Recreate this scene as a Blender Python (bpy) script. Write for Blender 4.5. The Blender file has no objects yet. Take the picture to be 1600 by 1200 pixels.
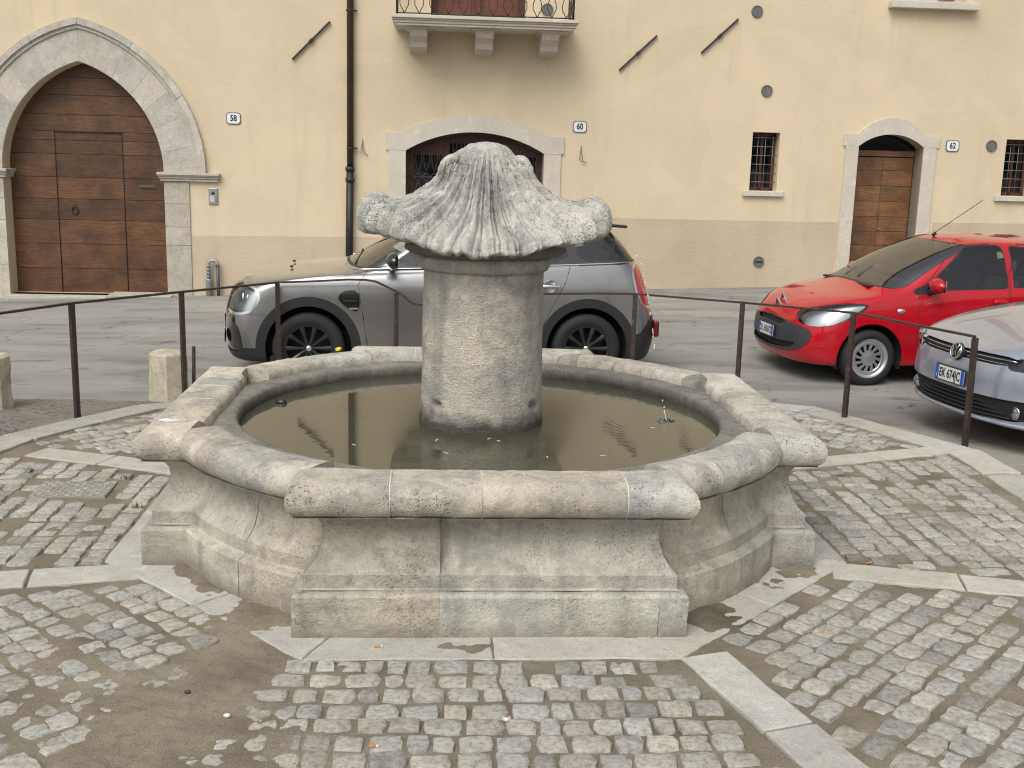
import bpy, bmesh, math, random
import numpy as np
from mathutils import Vector, Matrix, noise
R = math.radians
rnd = random.Random(7)
nr = np.random.RandomState(5)
scene = bpy.context.scene
COL = scene.collection

# ------------------------------------------------------------------ camera
cam_d = bpy.data.cameras.new('camera')
cam = bpy.data.objects.new('camera', cam_d); COL.objects.link(cam); scene.camera = cam
cam_d.sensor_width = 36.0; cam_d.lens = 1733.93/1600*36; cam_d.clip_end = 400; cam_d.clip_start = 0.05
scene.cycles.filter_width = 1.1
YAW, PIT, ROL = 0.01773, 0.20478, 0.02667
Fv = Vector((math.sin(YAW)*math.cos(PIT), math.cos(YAW)*math.cos(PIT), -math.sin(PIT)))
Rt = Vector((math.cos(YAW), -math.sin(YAW), 0)); Up = Rt.cross(Fv)
R2 = math.cos(ROL)*Rt+math.sin(ROL)*Up; U2 = -math.sin(ROL)*Rt+math.cos(ROL)*Up
m = Matrix((R2, U2, -Fv)).transposed().to_4x4(); m.translation = (0.0622, -6.0282, 2.0048)
cam.matrix_world = m
# ------------------------------------------------------------------ light
SUN_EL, SUN_AZ = R(52), R(205)          # azimuth clockwise from +Y: behind the camera, to its left
world = bpy.data.worlds.new('World'); scene.world = world; world.use_nodes = True
wn = world.node_tree; wn.nodes.clear()
sky = wn.nodes.new('ShaderNodeTexSky'); sky.sky_type = 'NISHITA'; sky.sun_disc = False
sky.sun_elevation = SUN_EL; sky.sun_rotation = SUN_AZ; sky.air_density = 1.0; sky.dust_density = 6.0; sky.ozone_density = 1.0
hs = wn.nodes.new('ShaderNodeHueSaturation'); hs.inputs['Saturation'].default_value = 0.22
bg = wn.nodes.new('ShaderNodeBackground'); bg.inputs['Strength'].default_value = 0.15
wo = wn.nodes.new('ShaderNodeOutputWorld')
wn.links.new(sky.outputs[0], hs.inputs['Color']); wn.links.new(hs.outputs[0], bg.inputs[0]); wn.links.new(bg.outputs[0], wo.inputs[0])
sl = bpy.data.lights.new('sun', 'SUN'); sl.energy = 0.85; sl.angle = R(40); sl.color = (1.0, 0.975, 0.94)
sun = bpy.data.objects.new('sun', sl); COL.objects.link(sun)
sd = Vector((math.sin(SUN_AZ)*math.cos(SUN_EL), math.cos(SUN_AZ)*math.cos(SUN_EL), math.sin(SUN_EL)))
sun.rotation_euler = sd.to_track_quat('Z', 'Y').to_euler()
vs = scene.view_settings; vs.view_transform = 'Standard'; vs.look = 'None'; vs.exposure = 0.13; vs.gamma = 1.0

# ------------------------------------------------------------------ object helpers
def tag(o, label=None, cat=None, group=None, kind=None):
    if label: o['label'] = label
    if cat: o['category'] = cat
    if group: o['group'] = group
    if kind: o['kind'] = kind
    return o
def empty(name, loc=(0, 0, 0), rz=0.0, label=None, cat=None, group=None):
    o = bpy.data.objects.new(name, None); COL.objects.link(o); o.location = loc; o.rotation_euler = (0, 0, rz)
    o.empty_display_size = .1
    return tag(o, label, cat, group)
def link(name, me, mats=None, parent=None):
    o = bpy.data.objects.new(name, me); COL.objects.link(o)
    if mats is not None:
        for mt in (mats if isinstance(mats, (list, tuple)) else [mats]): me.materials.append(mt)
    if parent is not None: o.parent = parent
    return o
class MB:
    "collects shapes; build() links them as one mesh object"
    def __init__(s): s.v = []; s.f = []; s.m = []; s.c = []; s.sm = []
    def add(s, v, f, mi=0, col=None, smooth=False):
        b = len(s.v); s.v += [tuple(p) for p in v]; s.f += [tuple(i+b for i in q) for q in f]
        s.m += [mi]*len(f); s.c += [col if col else (1, 1, 1)]*len(v); s.sm += [smooth]*len(f)
        return s
    def box(s, c, d, rot=None, bev=0.0, mi=0, col=None):
        x, y, z = [q/2 for q in d]
        if bev <= 0:
            P = [(a*x, b*y, e*z) for a in (-1, 1) for b in (-1, 1) for e in (-1, 1)]
            Fc = [(0, 1, 3, 2), (4, 6, 7, 5), (0, 4, 5, 1), (2, 3, 7, 6), (0, 2, 6, 4), (1, 5, 7, 3)]
        else:
            bm = bmesh.new(); bmesh.ops.create_cube(bm, size=1.0)
            for q in bm.verts: q.co = Vector((q.co.x*2*x, q.co.y*2*y, q.co.z*2*z))
            bmesh.ops.bevel(bm, geom=bm.edges[:], offset=min(bev, .98*min(x, y, z)), segments=2, profile=.5, affect='EDGES')
            bm.verts.index_update(); P = [tuple(q.co) for q in bm.verts]; Fc = [tuple(q.index for q in g.verts) for g in bm.faces]; bm.free()
        M = Matrix.Translation(c) @ (rot.to_4x4() if rot is not None else Matrix.Identity(4))
        return s.add([M @ Vector(p) for p in P], Fc, mi, col)
    def tube(s, pts, r, n=8, mi=0, col=None, closed=False, caps=True, smooth=True):
        pts = [Vector(p) for p in pts]; rr = r if isinstance(r, (list, tuple)) else [r]*len(pts)
        V = []; up = Vector((0, 0, 1)); N = len(pts); prev = None
        for i, p in enumerate(pts):
            if closed: t = pts[(i+1) % N]-pts[i-1]
            else: t = pts[min(i+1, N-1)]-pts[max(i-1, 0)]
            t.normalize()
            a = prev if prev is not None else (up if abs(t.dot(up)) < .9 else Vector((1, 0, 0)))
            a = a-t*a.dot(t)
            if a.length < 1e-5: a = Vector((1, 0, 0))
            a.normalize(); prev = a; b = t.cross(a)
            V += [p+(a*math.cos(k*2*math.pi/n+math.pi/n)+b*math.sin(k*2*math.pi/n+math.pi/n))*rr[i] for k in range(n)]
        Fc = []
        for i in range(N if closed else N-1):
            j = (i+1) % N
            for k in range(n): Fc.append((i*n+k, i*n+(k+1) % n, j*n+(k+1) % n, j*n+k))
        if caps and not closed: Fc += [tuple(range(n))[::-1], tuple((N-1)*n+k for k in range(n))]
        return s.add(V, Fc, mi, col, smooth)
    def lathe(s, prof, n=48, axis='Z', c=(0, 0, 0), mi=0, col=None, smooth=True, close=False):
        V = []
        for k in range(n):
            a = 2*math.pi*k/n; ca, sa = math.cos(a), math.sin(a)
            for (r, h) in prof:
                p = (r*ca, r*sa, h) if axis == 'Z' else (r*ca, h, r*sa)
                V.append((p[0]+c[0], p[1]+c[1], p[2]+c[2]))
        P = len(prof); Fc = []
        for k in range(n):
            k2 = (k+1) % n
            for i in range(P if close else P-1):
                j = (i+1) % P
                q = (k*P+i, k2*P+i, k2*P+j, k*P+j)
                Fc.append(q if axis == 'Z' else q[::-1])
        return s.add(V, Fc, mi, col, smooth)
    def prism(s, poly, d0, d1, fr, mi=0, col=None):
        "poly of (a,b), extruded d0..d1, fr(a,b,d)->3D"
        n = len(poly); V = [fr(a, b, d0) for a, b in poly]+[fr(a, b, d1) for a, b in poly]
        Fc = [tuple(range(n)), tuple(range(2*n-1, n-1, -1))]+[(i, i+n, (i+1) % n+n, (i+1) % n) for i in range(n)]
        return s.add(V, Fc, mi, col)
    def build(s, name, mats, parent=None, recalc=True, angle=None):
        me = bpy.data.meshes.new(name); me.from_pydata(s.v, [], s.f)
        me.polygons.foreach_set('material_index', s.m); me.polygons.foreach_set('use_smooth', s.sm)
        at = me.color_attributes.new('tint', 'FLOAT_COLOR', 'POINT')
        at.data.foreach_set('color', [q for c in s.c for q in (c[0], c[1], c[2], 1.0)])
        if recalc:
            bm = bmesh.new(); bm.from_mesh(me); bmesh.ops.recalc_face_normals(bm, faces=bm.faces[:]); bm.to_mesh(me); bm.free()
        me.update()
        if angle is not None: me.shade_smooth(); me.set_sharp_from_angle(angle=angle)
        return link(name, me, mats, parent)
def np_mesh(name, V, Fq, mats, parent=None, smooth=True, cols=None, normals=None):
    me = bpy.data.meshes.new(name); me.from_pydata(np.asarray(V).tolist(), [], np.asarray(Fq).tolist() if not isinstance(Fq, list) else Fq)
    if smooth: me.shade_smooth()
    if cols is not None:
        at = me.color_attributes.new('tint', 'FLOAT_COLOR', 'POINT')
        c4 = np.ones((len(V), 4), dtype=np.float32); c4[:, :3] = cols; at.data.foreach_set('color', c4.ravel())
    me.update()
    if normals is not None: me.normals_split_custom_set_from_vertices(np.asarray(normals).tolist())
    return link(name, me, mats, parent)
def text_mesh(name, body, size, fr, mat, parent=None, sx=1.0, bold=0.0, depth=0.002):
    "flat lettering; fr(a,b,d)->3D maps text plane"
    cu = bpy.data.curves.new('t', 'FONT'); cu.body = body; cu.size = size; cu.align_x = 'CENTER'; cu.align_y = 'CENTER'
    cu.offset = bold; cu.resolution_u = 4
    to = bpy.data.objects.new('t', cu); COL.objects.link(to); bpy.context.view_layer.update()
    me = bpy.data.meshes.new_from_object(to.evaluated_get(bpy.context.evaluated_depsgraph_get()))
    bpy.data.objects.remove(to); bpy.data.curves.remove(cu)
    for v in me.vertices: v.co = fr(v.co.x*sx, v.co.y, depth)
    me.name = name
    return link(name, me, mat, parent)
def fill2d(name, loops, d0, d1, fr, mat, parent=None):
    "polygon with holes (first loop outer), as a slab from d0 (back) to d1 (front)"
    cu = bpy.data.curves.new('c', 'CURVE'); cu.dimensions = '2D'; cu.fill_mode = 'BOTH'; cu.extrude = .5
    for lp in loops:
        sp = cu.splines.new('POLY'); sp.points.add(len(lp)-1)
        for p, q in zip(sp.points, lp): p.co = (q[0], q[1], 0, 1)
        sp.use_cyclic_u = True
    to = bpy.data.objects.new('c', cu); COL.objects.link(to); bpy.context.view_layer.update()
    me = bpy.data.meshes.new_from_object(to.evaluated_get(bpy.context.evaluated_depsgraph_get()))
    bpy.data.objects.remove(to); bpy.data.curves.remove(cu)
    bm = bmesh.new(); bm.from_mesh(me); bmesh.ops.remove_doubles(bm, verts=bm.verts[:], dist=1e-5)
    for v in bm.verts: v.co = fr(v.co.x, v.co.y, d1 if v.co.z > 0 else d0)
    bmesh.ops.recalc_face_normals(bm, faces=bm.faces[:]); bm.to_mesh(me); bm.free(); me.name = name
    for p in me.polygons: p.use_smooth = False
    return link(name, me, mat, parent)

# ------------------------------------------------------------------ numpy noise
_perm = nr.permutation(4096); _val = nr.rand(4096)
def vnoise(x, y, z=0.0):
    x = np.asarray(x, float); y = np.asarray(y, float); z = np.zeros_like(x)+z
    xi = np.floor(x).astype(int); yi = np.floor(y).astype(int); zi = np.floor(z).astype(int)
    def sm(t): return t*t*(3-2*t)
    fx, fy, fz = sm(x-xi), sm(y-yi), sm(z-zi)
    def h(a, b, c): return _val[_perm[(_perm[(_perm[a % 4096]+b) % 4096]+c) % 4096]]
    o = 0
    for dx in (0, 1):
        for dy in (0, 1):
            for dz in (0, 1):
                o = o+h(xi+dx, yi+dy, zi+dz)*(fx if dx else 1-fx)*(fy if dy else 1-fy)*(fz if dz else 1-fz)
    return o*2-1
def fbm(x, y, z=0.0, oct=4):
    o = 0; a = 1; t = 0
    x = np.asarray(x, float); y = np.asarray(y, float); z = np.asarray(z, float)
    for k in range(oct): o = o+a*vnoise(x*2**k+17.3*k, y*2**k+5.1*k, z*2**k+9.7*k); t += a; a *= .5
    return o/t
def smooth(a, b, x):
    t = np.clip((np.asarray(x, float)-a)/(b-a), 0, 1); return t*t*(3-2*t)

# ------------------------------------------------------------------ materials
def new_mat(name):
    mt = bpy.data.materials.new(name); mt.use_nodes = True; nt = mt.node_tree; nt.nodes.clear()
    out = nt.nodes.new('ShaderNodeOutputMaterial'); b = nt.nodes.new('ShaderNodeBsdfPrincipled'); nt.links.new(b.outputs[0], out.inputs[0])
    return mt, nt, b, out
def N(nt, t, **kw):
    n = nt.nodes.new(t)
    for k, v in kw.items():
        if k.startswith('i_'):
            key = k[2:].replace('_', ' '); n.inputs[int(key) if key.isdigit() else key].default_value = v
        else: setattr(n, k, v)
    return n
def ramp(nt, fac, stops, interp='LINEAR'):
    r = nt.nodes.new('ShaderNodeValToRGB'); r.color_ramp.interpolation = interp
    while len(r.color_ramp.elements) < len(stops): r.color_ramp.elements.new(.5)
    for e, (p, c) in zip(r.color_ramp.elements, stops): e.position = p; e.color = (*c, 1) if len(c) == 3 else c
    nt.links.new(fac, r.inputs[0]); return r.outputs[0]
def mixc(nt, a, b, fac, mode='MIX'):
    x = nt.nodes.new('ShaderNodeMix'); x.data_type = 'RGBA'; x.blend_type = mode
    for sock, v in ((6, a), (7, b), (0, fac)):
        if hasattr(v, 'links'): nt.links.new(v, x.inputs[sock])
        else: x.inputs[sock].default_value = (*v, 1) if isinstance(v, tuple) else v
    return x.outputs[2]
def math_(nt, op, a, b=None, c=None):
    x = nt.nodes.new('ShaderNodeMath'); x.operation = op
    for i, v in enumerate((a, b, c)):
        if v is None: continue
        if hasattr(v, 'links'): nt.links.new(v, x.inputs[i])
        else: x.inputs[i].default_value = v
    return x.outputs[0]
def noise_(nt, vec, scale, detail=5, rough=.6, dist=0.0):
    n = N(nt, 'ShaderNodeTexNoise'); n.inputs['Scale'].default_value = scale; n.inputs['Detail'].default_value = detail
    n.inputs['Roughness'].default_value = rough; n.inputs['Distortion'].default_value = dist
    nt.links.new(vec, n.inputs['Vector']); return n.outputs[0]
def coords(nt, scale=None, kind='Object'):
    t = nt.nodes.new('ShaderNodeTexCoord'); o = t.outputs[kind]
    if scale:
        mp = nt.nodes.new('ShaderNodeMapping'); mp.inputs['Scale'].default_value = scale; nt.links.new(o, mp.inputs[0]); o = mp.outputs[0]
    return o
def bump(nt, b, h, strength, dist=0.01):
    n = nt.nodes.new('ShaderNodeBump'); n.inputs['Strength'].default_value = strength; n.inputs['Distance'].default_value = dist
    nt.links.new(h, n.inputs['Height']); nt.links.new(n.outputs[0], b.inputs['Normal']); return n
def geo_pos(nt): return nt.nodes.new('ShaderNodeNewGeometry').outputs['Position']
def tint_(nt):
    a = nt.nodes.new('ShaderNodeAttribute'); a.attribute_name = 'tint'; return a.outputs['Color']
def plain(name, col, rough=.5, metal=0.0, coat=0.0, var=0.0, bscale=None, bstr=.2, spec=.5):
    mt, nt, b, o = new_mat(name); b.inputs['Base Color'].default_value = (*col, 1); b.inputs['Roughness'].default_value = rough
    b.inputs['Metallic'].default_value = metal; b.inputs['Coat Weight'].default_value = coat; b.inputs['Specular IOR Level'].default_value = spec
    if var > 0:
        n = noise_(nt, coords(nt), 12, 5)
        c = ramp(nt, n, [(.3, tuple(q*(1-var) for q in col)), (.7, tuple(min(1, q*(1+var)) for q in col))]); nt.links.new(c, b.inputs['Base Color'])
    if bscale: bump(nt, b, noise_(nt, coords(nt), bscale, 4), bstr, .005)
    return mt
def stone_mat(name, cream, grey, dark, mixpos=.5, pit=1.0, use_tint=True, bs=1.0, wet=False, stain=None, streak=0.0, chisel=0.0, patch=.8):
    mt, nt, b, o = new_mat(name); P = geo_pos(nt)
    big = noise_(nt, P, 2.6, 6, .62, .6); med = noise_(nt, P, 14, 6, .65, .3); fine = noise_(nt, P, 90, 4, .7)
    c = mixc(nt, cream, grey, ramp(nt, big, [(mixpos-.1, (0, 0, 0)), (mixpos+.12, (1, 1, 1))]))
    c = mixc(nt, c, dark, math_(nt, 'MULTIPLY', ramp(nt, med, [(.52, (0, 0, 0)), (.74, (1, 1, 1))]), .55))
    c = mixc(nt, c, tuple(min(1, q*1.35) for q in cream), math_(nt, 'MULTIPLY', ramp(nt, noise_(nt, P, 6.5, 5, .7), [(.56, (0, 0, 0)), (.68, (1, 1, 1))]), .45))
    vo = N(nt, 'ShaderNodeTexVoronoi'); vo.inputs['Scale'].default_value = 75; nt.links.new(P, vo.inputs['Vector'])
    pm = ramp(nt, vo.outputs['Distance'], [(.10, (1, 1, 1)), (.30, (0, 0, 0))])
    pg = ramp(nt, noise_(nt, P, 5, 3), [(.48, (0, 0, 0)), (.62, (1, 1, 1))])
    pits = math_(nt, 'MULTIPLY', math_(nt, 'MULTIPLY', pm, pg), pit)
    c = mixc(nt, c, tuple(q*.35 for q in dark), math_(nt, 'MULTIPLY', pits, .75))
    c = mixc(nt, c, ramp(nt, fine, [(.32, (.60, .60, .59)), (.5, (1, 1, 1)), (.68, (1.22, 1.21, 1.18))]), .40, 'MULTIPLY')
    c = mixc(nt, c, tuple(q*.62 for q in grey), math_(nt, 'MULTIPLY', ramp(nt, noise_(nt, P, 4.2, 7, .68, .8), [(.50, (0, 0, 0)), (.62, (1, 1, 1))]), .50*patch))
    c = mixc(nt, c, tuple(min(1, q*1.28) for q in cream), math_(nt, 'MULTIPLY', ramp(nt, noise_(nt, P, 9.0, 7, .7, .5), [(.54, (0, 0, 0)), (.64, (1, 1, 1))]), .45*patch))
    spk = ramp(nt, noise_(nt, P, 170, 2, .8), [(.36, (.55, .55, .54)), (.5, (1, 1, 1)), (.66, (1.25, 1.24, 1.22))]); c = mixc(nt, c, spk, .28, 'MULTIPLY')
    lich = ramp(nt, noise_(nt, P, 34, 5, .75), [(.57, (0, 0, 0)), (.66, (1, 1, 1))]); c = mixc(nt, c, dark, math_(nt, 'MULTIPLY', math_(nt, 'MULTIPLY', lich, ramp(nt, noise_(nt, P, 3.3, 4), [(.42, (0, 0, 0)), (.6, (1, 1, 1))])), .6))
    if streak:
        ms = N(nt, 'ShaderNodeMapping'); ms.inputs['Scale'].default_value = (5, 5, .7); nt.links.new(P, ms.inputs[0])
        sk_ = ramp(nt, noise_(nt, ms.outputs[0], 1.3, 5, .6, .3), [(.52, (0, 0, 0)), (.70, (1, 1, 1))]); c = mixc(nt, c, tuple(q*.95 for q in dark), math_(nt, 'MULTIPLY', sk_, streak))
    if stain:   # waterline or streak dirt that stays put
        zz = N(nt, 'ShaderNodeSeparateXYZ'); nt.links.new(P, zz.inputs[0])
        zn = math_(nt, 'ADD', zz.outputs[2], math_(nt, 'MULTIPLY', math_(nt, 'SUBTRACT', noise_(nt, P, 9, 5), .5), stain[2]))
        k = N(nt, 'ShaderNodeMapRange'); k.inputs[1].default_value = stain[0]; k.inputs[2].default_value = stain[1]; k.inputs[3].default_value = 1; k.inputs[4].default_value = 0
        nt.links.new(zn, k.inputs[0]); c = mixc(nt, c, stain[3], math_(nt, 'MULTIPLY', k.outputs[0], stain[4]))
    if use_tint: c = mixc(nt, c, tint_(nt), 1.0, 'MULTIPLY')
    nt.links.new(c, b.inputs['Base Color']); b.inputs['Roughness'].default_value = .9; b.inputs['Specular IOR Level'].default_value = .25
    h = math_(nt, 'ADD', math_(nt, 'MULTIPLY', fine, .6), math_(nt, 'SUBTRACT', math_(nt, 'MULTIPLY', med, 1.1), math_(nt, 'MULTIPLY', pits, .9)))
    if chisel:
        mc_ = N(nt, 'ShaderNodeMapping'); mc_.inputs['Scale'].default_value = (1, 1, 2.6); nt.links.new(P, mc_.inputs[0])
        h = math_(nt, 'ADD', h, math_(nt, 'MULTIPLY', noise_(nt, mc_.outputs[0], 42, 3, .6, .5), chisel))
    bump(nt, b, h, min(1, .8*bs), .016)
    return mt
CREAM = (.575, .54, .455); GREY = (.37, .36, .325); DARK = (.15, .145, .125)
M = {}
M['stone'] = stone_mat('weathered_limestone', CREAM, GREY, DARK, .5)
M['stone_wall'] = stone_mat('basin_limestone', (.54, .505, .415), (.40, .385, .335), (.19, .18, .15), .50, .6, stain=(.0, .10, .12, (.19, .165, .125), .6), streak=.5)
M['stone_ledge'] = stone_mat('grey_ledge_stone', (.29, .28, .26), (.22, .22, .21), (.09, .09, .085), .42, .4)
M['stone_drum'] = stone_mat('drum_limestone', (.55, .50, .41), (.37, .362, .33), (.19, .185, .165), .50, .35, bs=1.0, stain=(.575, .665, .14, (.034, .032, .027), .90), streak=.45, chisel=.5)
M['stone_shell'] = stone_mat('shell_limestone', (.60, .58, .51), (.37, .37, .35), (.14, .138, .125), .50, .9, bs=1.3, streak=.35)
M['stone_flag'] = stone_mat('pale_flagstone', (.47, .45, .395), (.405, .39, .35), (.26, .245, .21), .5, .15, bs=.5, patch=.3)
M['stone_portal'] = stone_mat('portal_travertine', (.54, .505, .44), (.47, .44, .385), (.28, .25, .21), .5, .9, bs=.7, patch=.4)
M['stone_smooth'] = stone_mat('dressed_stone', (.58, .54, .46), (.54, .50, .43), (.46, .42, .36), .5, .05, bs=.2, patch=.12)
M['mortar'] = plain('lime_mortar', (.60, .57, .50), .95, var=.12, bscale=60)
M['iron'] = plain('black_iron', (.035, .035, .037), .55, .3, bscale=80, bstr=.3)
def rust_mat():
    mt, nt, b, o = new_mat('rusty_paint'); P = geo_pos(nt)
    n = noise_(nt, P, 25, 6, .7); c = ramp(nt, n, [(.35, (.022, .015, .013)), (.55, (.042, .026, .021)), (.68, (.085, .052, .038)), (.76, (.24, .22, .19))])
    nt.links.new(c, b.inputs['Base Color']); b.inputs['Roughness'].default_value = .55; bump(nt, b, n, .4, .003); return mt
M['rust'] = rust_mat()
def setts_mat():
    mt, nt, b, o = new_mat('limestone_setts'); P = geo_pos(nt)
    n = noise_(nt, P, 45, 6, .7); n2 = noise_(nt, P, 12, 4)
    c = ramp(nt, n, [(.30, (.21, .20, .175)), (.5, (.41, .395, .35)), (.70, (.53, .51, .455))])
    c = mixc(nt, c, (.19, .16, .115), math_(nt, 'MULTIPLY', ramp(nt, n2, [(.50, (0, 0, 0)), (.7, (1, 1, 1))]), .5))
    c = mixc(nt, c, tint_(nt), 1.0, 'MULTIPLY'); nt.links.new(c, b.inputs['Base Color'])
    b.inputs['Roughness'].default_value = .8; b.inputs['Specular IOR Level'].default_value = .3
    bump(nt, b, math_(nt, 'ADD', n, noise_(nt, P, 160, 3)), .9, .008); return mt
M['setts'] = setts_mat()
def sand_mat():
    mt, nt, b, o = new_mat('sandy_dirt'); P = geo_pos(nt)
    n = noise_(nt, P, 3.2, 6, .6); g = noise_(nt, P, 220, 3, .8); n3 = noise_(nt, P, 28, 5, .7)
    c = ramp(nt, n, [(.3, (.18, .152, .112)), (.55, (.26, .225, .168)), (.75, (.32, .28, .215))])
    c = mixc(nt, c, ramp(nt, g, [(.33, (.5, .49, .48)), (.5, (.97, .97, .97)), (.66, (1.45, 1.44, 1.4))]), .85, 'MULTIPLY')
    c = mixc(nt, c, (.10, .078, .055), math_(nt, 'MULTIPLY', ramp(nt, n3, [(.55, (0, 0, 0)), (.7, (1, 1, 1))]), .45))
    vo = N(nt, 'ShaderNodeTexVoronoi'); vo.inputs['Scale'].default_value = 95; nt.links.new(P, vo.inputs['Vector'])
    peb = math_(nt, 'MULTIPLY', ramp(nt, vo.outputs['Distance'], [(.12, (1, 1, 1)), (.22, (0, 0, 0))]), ramp(nt, noise_(nt, P, 40, 2), [(.56, (0, 0, 0)), (.62, (1, 1, 1))]))
    c = mixc(nt, c, (.36, .33, .27), math_(nt, 'MULTIPLY', peb, .8))
    c = mixc(nt, c, tint_(nt), 1.0, 'MULTIPLY')
    nt.links.new(c, b.inputs['Base Color']); b.inputs['Roughness'].default_value = .95; b.inputs['Specular IOR Level'].default_value = .2
    bump(nt, b, math_(nt, 'ADD', math_(nt, 'ADD', g, n3), peb), .9, .008); return mt
M['sand'] = sand_mat()
def asphalt_mat():
    mt, nt, b, o = new_mat('old_asphalt'); P = geo_pos(nt)
    mp = N(nt, 'ShaderNodeMapping'); mp.inputs['Scale'].default_value = (.35, 1.2, 1); nt.links.new(P, mp.inputs[0])
    n = noise_(nt, mp.outputs[0], 1.1, 6, .6, .4); g = noise_(nt, P, 75, 4, .85); n3 = noise_(nt, P, 7, 5, .6)
    c = ramp(nt, n, [(.32, (.21, .205, .19)), (.5, (.26, .255, .235)), (.68, (.30, .29, .265))])
    c = mixc(nt, c, ramp(nt, g, [(.33, (.6, .6, .6)), (.5, (1, 1, 1)), (.66, (1.3, 1.3, 1.28))]), .8, 'MULTIPLY')
    st = ramp(nt, noise_(nt, mp.outputs[0], 4.5, 4, .6), [(.62, (0, 0, 0)), (.70, (1, 1, 1))])
    c = mixc(nt, c, (.10, .085, .062), math_(nt, 'MULTIPLY', st, .6))
    vo = N(nt, 'ShaderNodeTexVoronoi', feature='DISTANCE_TO_EDGE'); vo.inputs['Scale'].default_value = .55
    ds = N(nt, 'ShaderNodeVectorMath', operation='ADD'); sc = N(nt, 'ShaderNodeTexNoise'); sc.inputs['Scale'].default_value = 2.5; nt.links.new(P, sc.inputs['Vector'])
    sv = N(nt, 'ShaderNodeVectorMath', operation='SCALE'); sv.inputs['Scale'].default_value = .7; nt.links.new(sc.outputs['Color'], sv.inputs[0])
    nt.links.new(P, ds.inputs[0]); nt.links.new(sv.outputs[0], ds.inputs[1]); nt.links.new(ds.outputs[0], vo.inputs['Vector'])
    cr = math_(nt, 'MULTIPLY', ramp(nt, vo.outputs['Distance'], [(.0, (1, 1, 1)), (.012, (0, 0, 0))]), ramp(nt, n3, [(.5, (0, 0, 0)), (.6, (1, 1, 1))]))
    c = mixc(nt, c, (.05, .045, .04), math_(nt, 'MULTIPLY', cr, .8))
    c = mixc(nt, c, tint_(nt), 1.0, 'MULTIPLY')
    nt.links.new(c, b.inputs['Base Color']); b.inputs['Roughness'].default_value = .88; b.inputs['Specular IOR Level'].default_value = .3
    bump(nt, b, math_(nt, 'SUBTRACT', math_(nt, 'ADD', g, n3), cr), .5, .006); return mt
M['asphalt'] = asphalt_mat()
def plaster_mat(name, base, dev, bs):
    mt, nt, b, o = new_mat(name); P = geo_pos(nt)
    n = noise_(nt, P, .55, 5, .6, .3); n2 = noise_(nt, P, 6, 5, .6)
    mp = N(nt, 'ShaderNodeMapping'); mp.inputs['Scale'].default_value = (3, 3, .25); nt.links.new(P, mp.inputs[0])
    stk = ramp(nt, noise_(nt, mp.outputs[0], 1.5, 5, .6), [(.55, (0, 0, 0)), (.75, (1, 1, 1))])
    c = ramp(nt, n, [(.3, tuple(q*(1-dev) for q in base)), (.7, tuple(q*(1+dev*.6) for q in base))])
    c = mixc(nt, c, tuple(q*.84 for q in base), math_(nt, 'MULTIPLY', stk, .6))
    c = mixc(nt, c, mixc(nt, (.94, .94, .94), (1.05, 1.05, 1.05), n2), .8, 'MULTIPLY')
    pt = ramp(nt, noise_(nt, P, .9, 2, .4, 1.5), [(.55, (0, 0, 0)), (.575, (1, 1, 1))]); c = mixc(nt, c, tuple(q*1.06 for q in base), math_(nt, 'MULTIPLY', pt, .35))
    nt.links.new(c, b.inputs['Base Color']); b.inputs['Roughness'].default_value = .92; b.inputs['Specular IOR Level'].default_value = .2
    mb_ = N(nt, 'ShaderNodeMapping'); mb_.inputs['Scale'].default_value = (1, 1, 2.2); nt.links.new(P, mb_.inputs[0])
    bump(nt, b, math_(nt, 'ADD', noise_(nt, mb_.outputs[0], 9, 6, .6), math_(nt, 'MULTIPLY', noise_(nt, P, 120, 2), .35)), bs, .01); return mt
M['plaster'] = plaster_mat('cream_plaster', (.635, .53, .37), .10, .34)
M['plinth'] = plaster_mat('beige_plinth_plaster', (.52, .425, .31), .15, .5)
def wood_mat(name, c1, c2, c3):
    mt, nt, b, o = new_mat(name); P = geo_pos(nt)
    mp = N(nt, 'ShaderNodeMapping'); mp.inputs['Scale'].default_value = (1.6, 1.6, 22); nt.links.new(P, mp.inputs[0])
    n = noise_(nt, mp.outputs[0], 3.2, 7, .65, 1.2); n2 = noise_(nt, P, 3, 4, .6)
    c = ramp(nt, n, [(.3, c1), (.52, c2), (.72, c3)]); c = mixc(nt, c, c1, math_(nt, 'MULTIPLY', ramp(nt, n2, [(.45, (0, 0, 0)), (.65, (1, 1, 1))]), .7))
    c = mixc(nt, c, tint_(nt), 1.0, 'MULTIPLY'); nt.links.new(c, b.inputs['Base Color'])
    b.inputs['Roughness'].default_value = .5; bump(nt, b, n, .3, .004); return mt
M['wood'] = wood_mat('brown_door_boards', (.042, .018, .008), (.115, .050, .020), (.185, .084, .036))
M['wood_light'] = wood_mat('warm_door_boards', (.085, .040, .016), (.19, .09, .036), (.27, .14, .06))
M['wood_red'] = wood_mat('red_brown_joinery', (.06, .018, .010), (.11, .035, .018), (.15, .055, .03))
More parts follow.
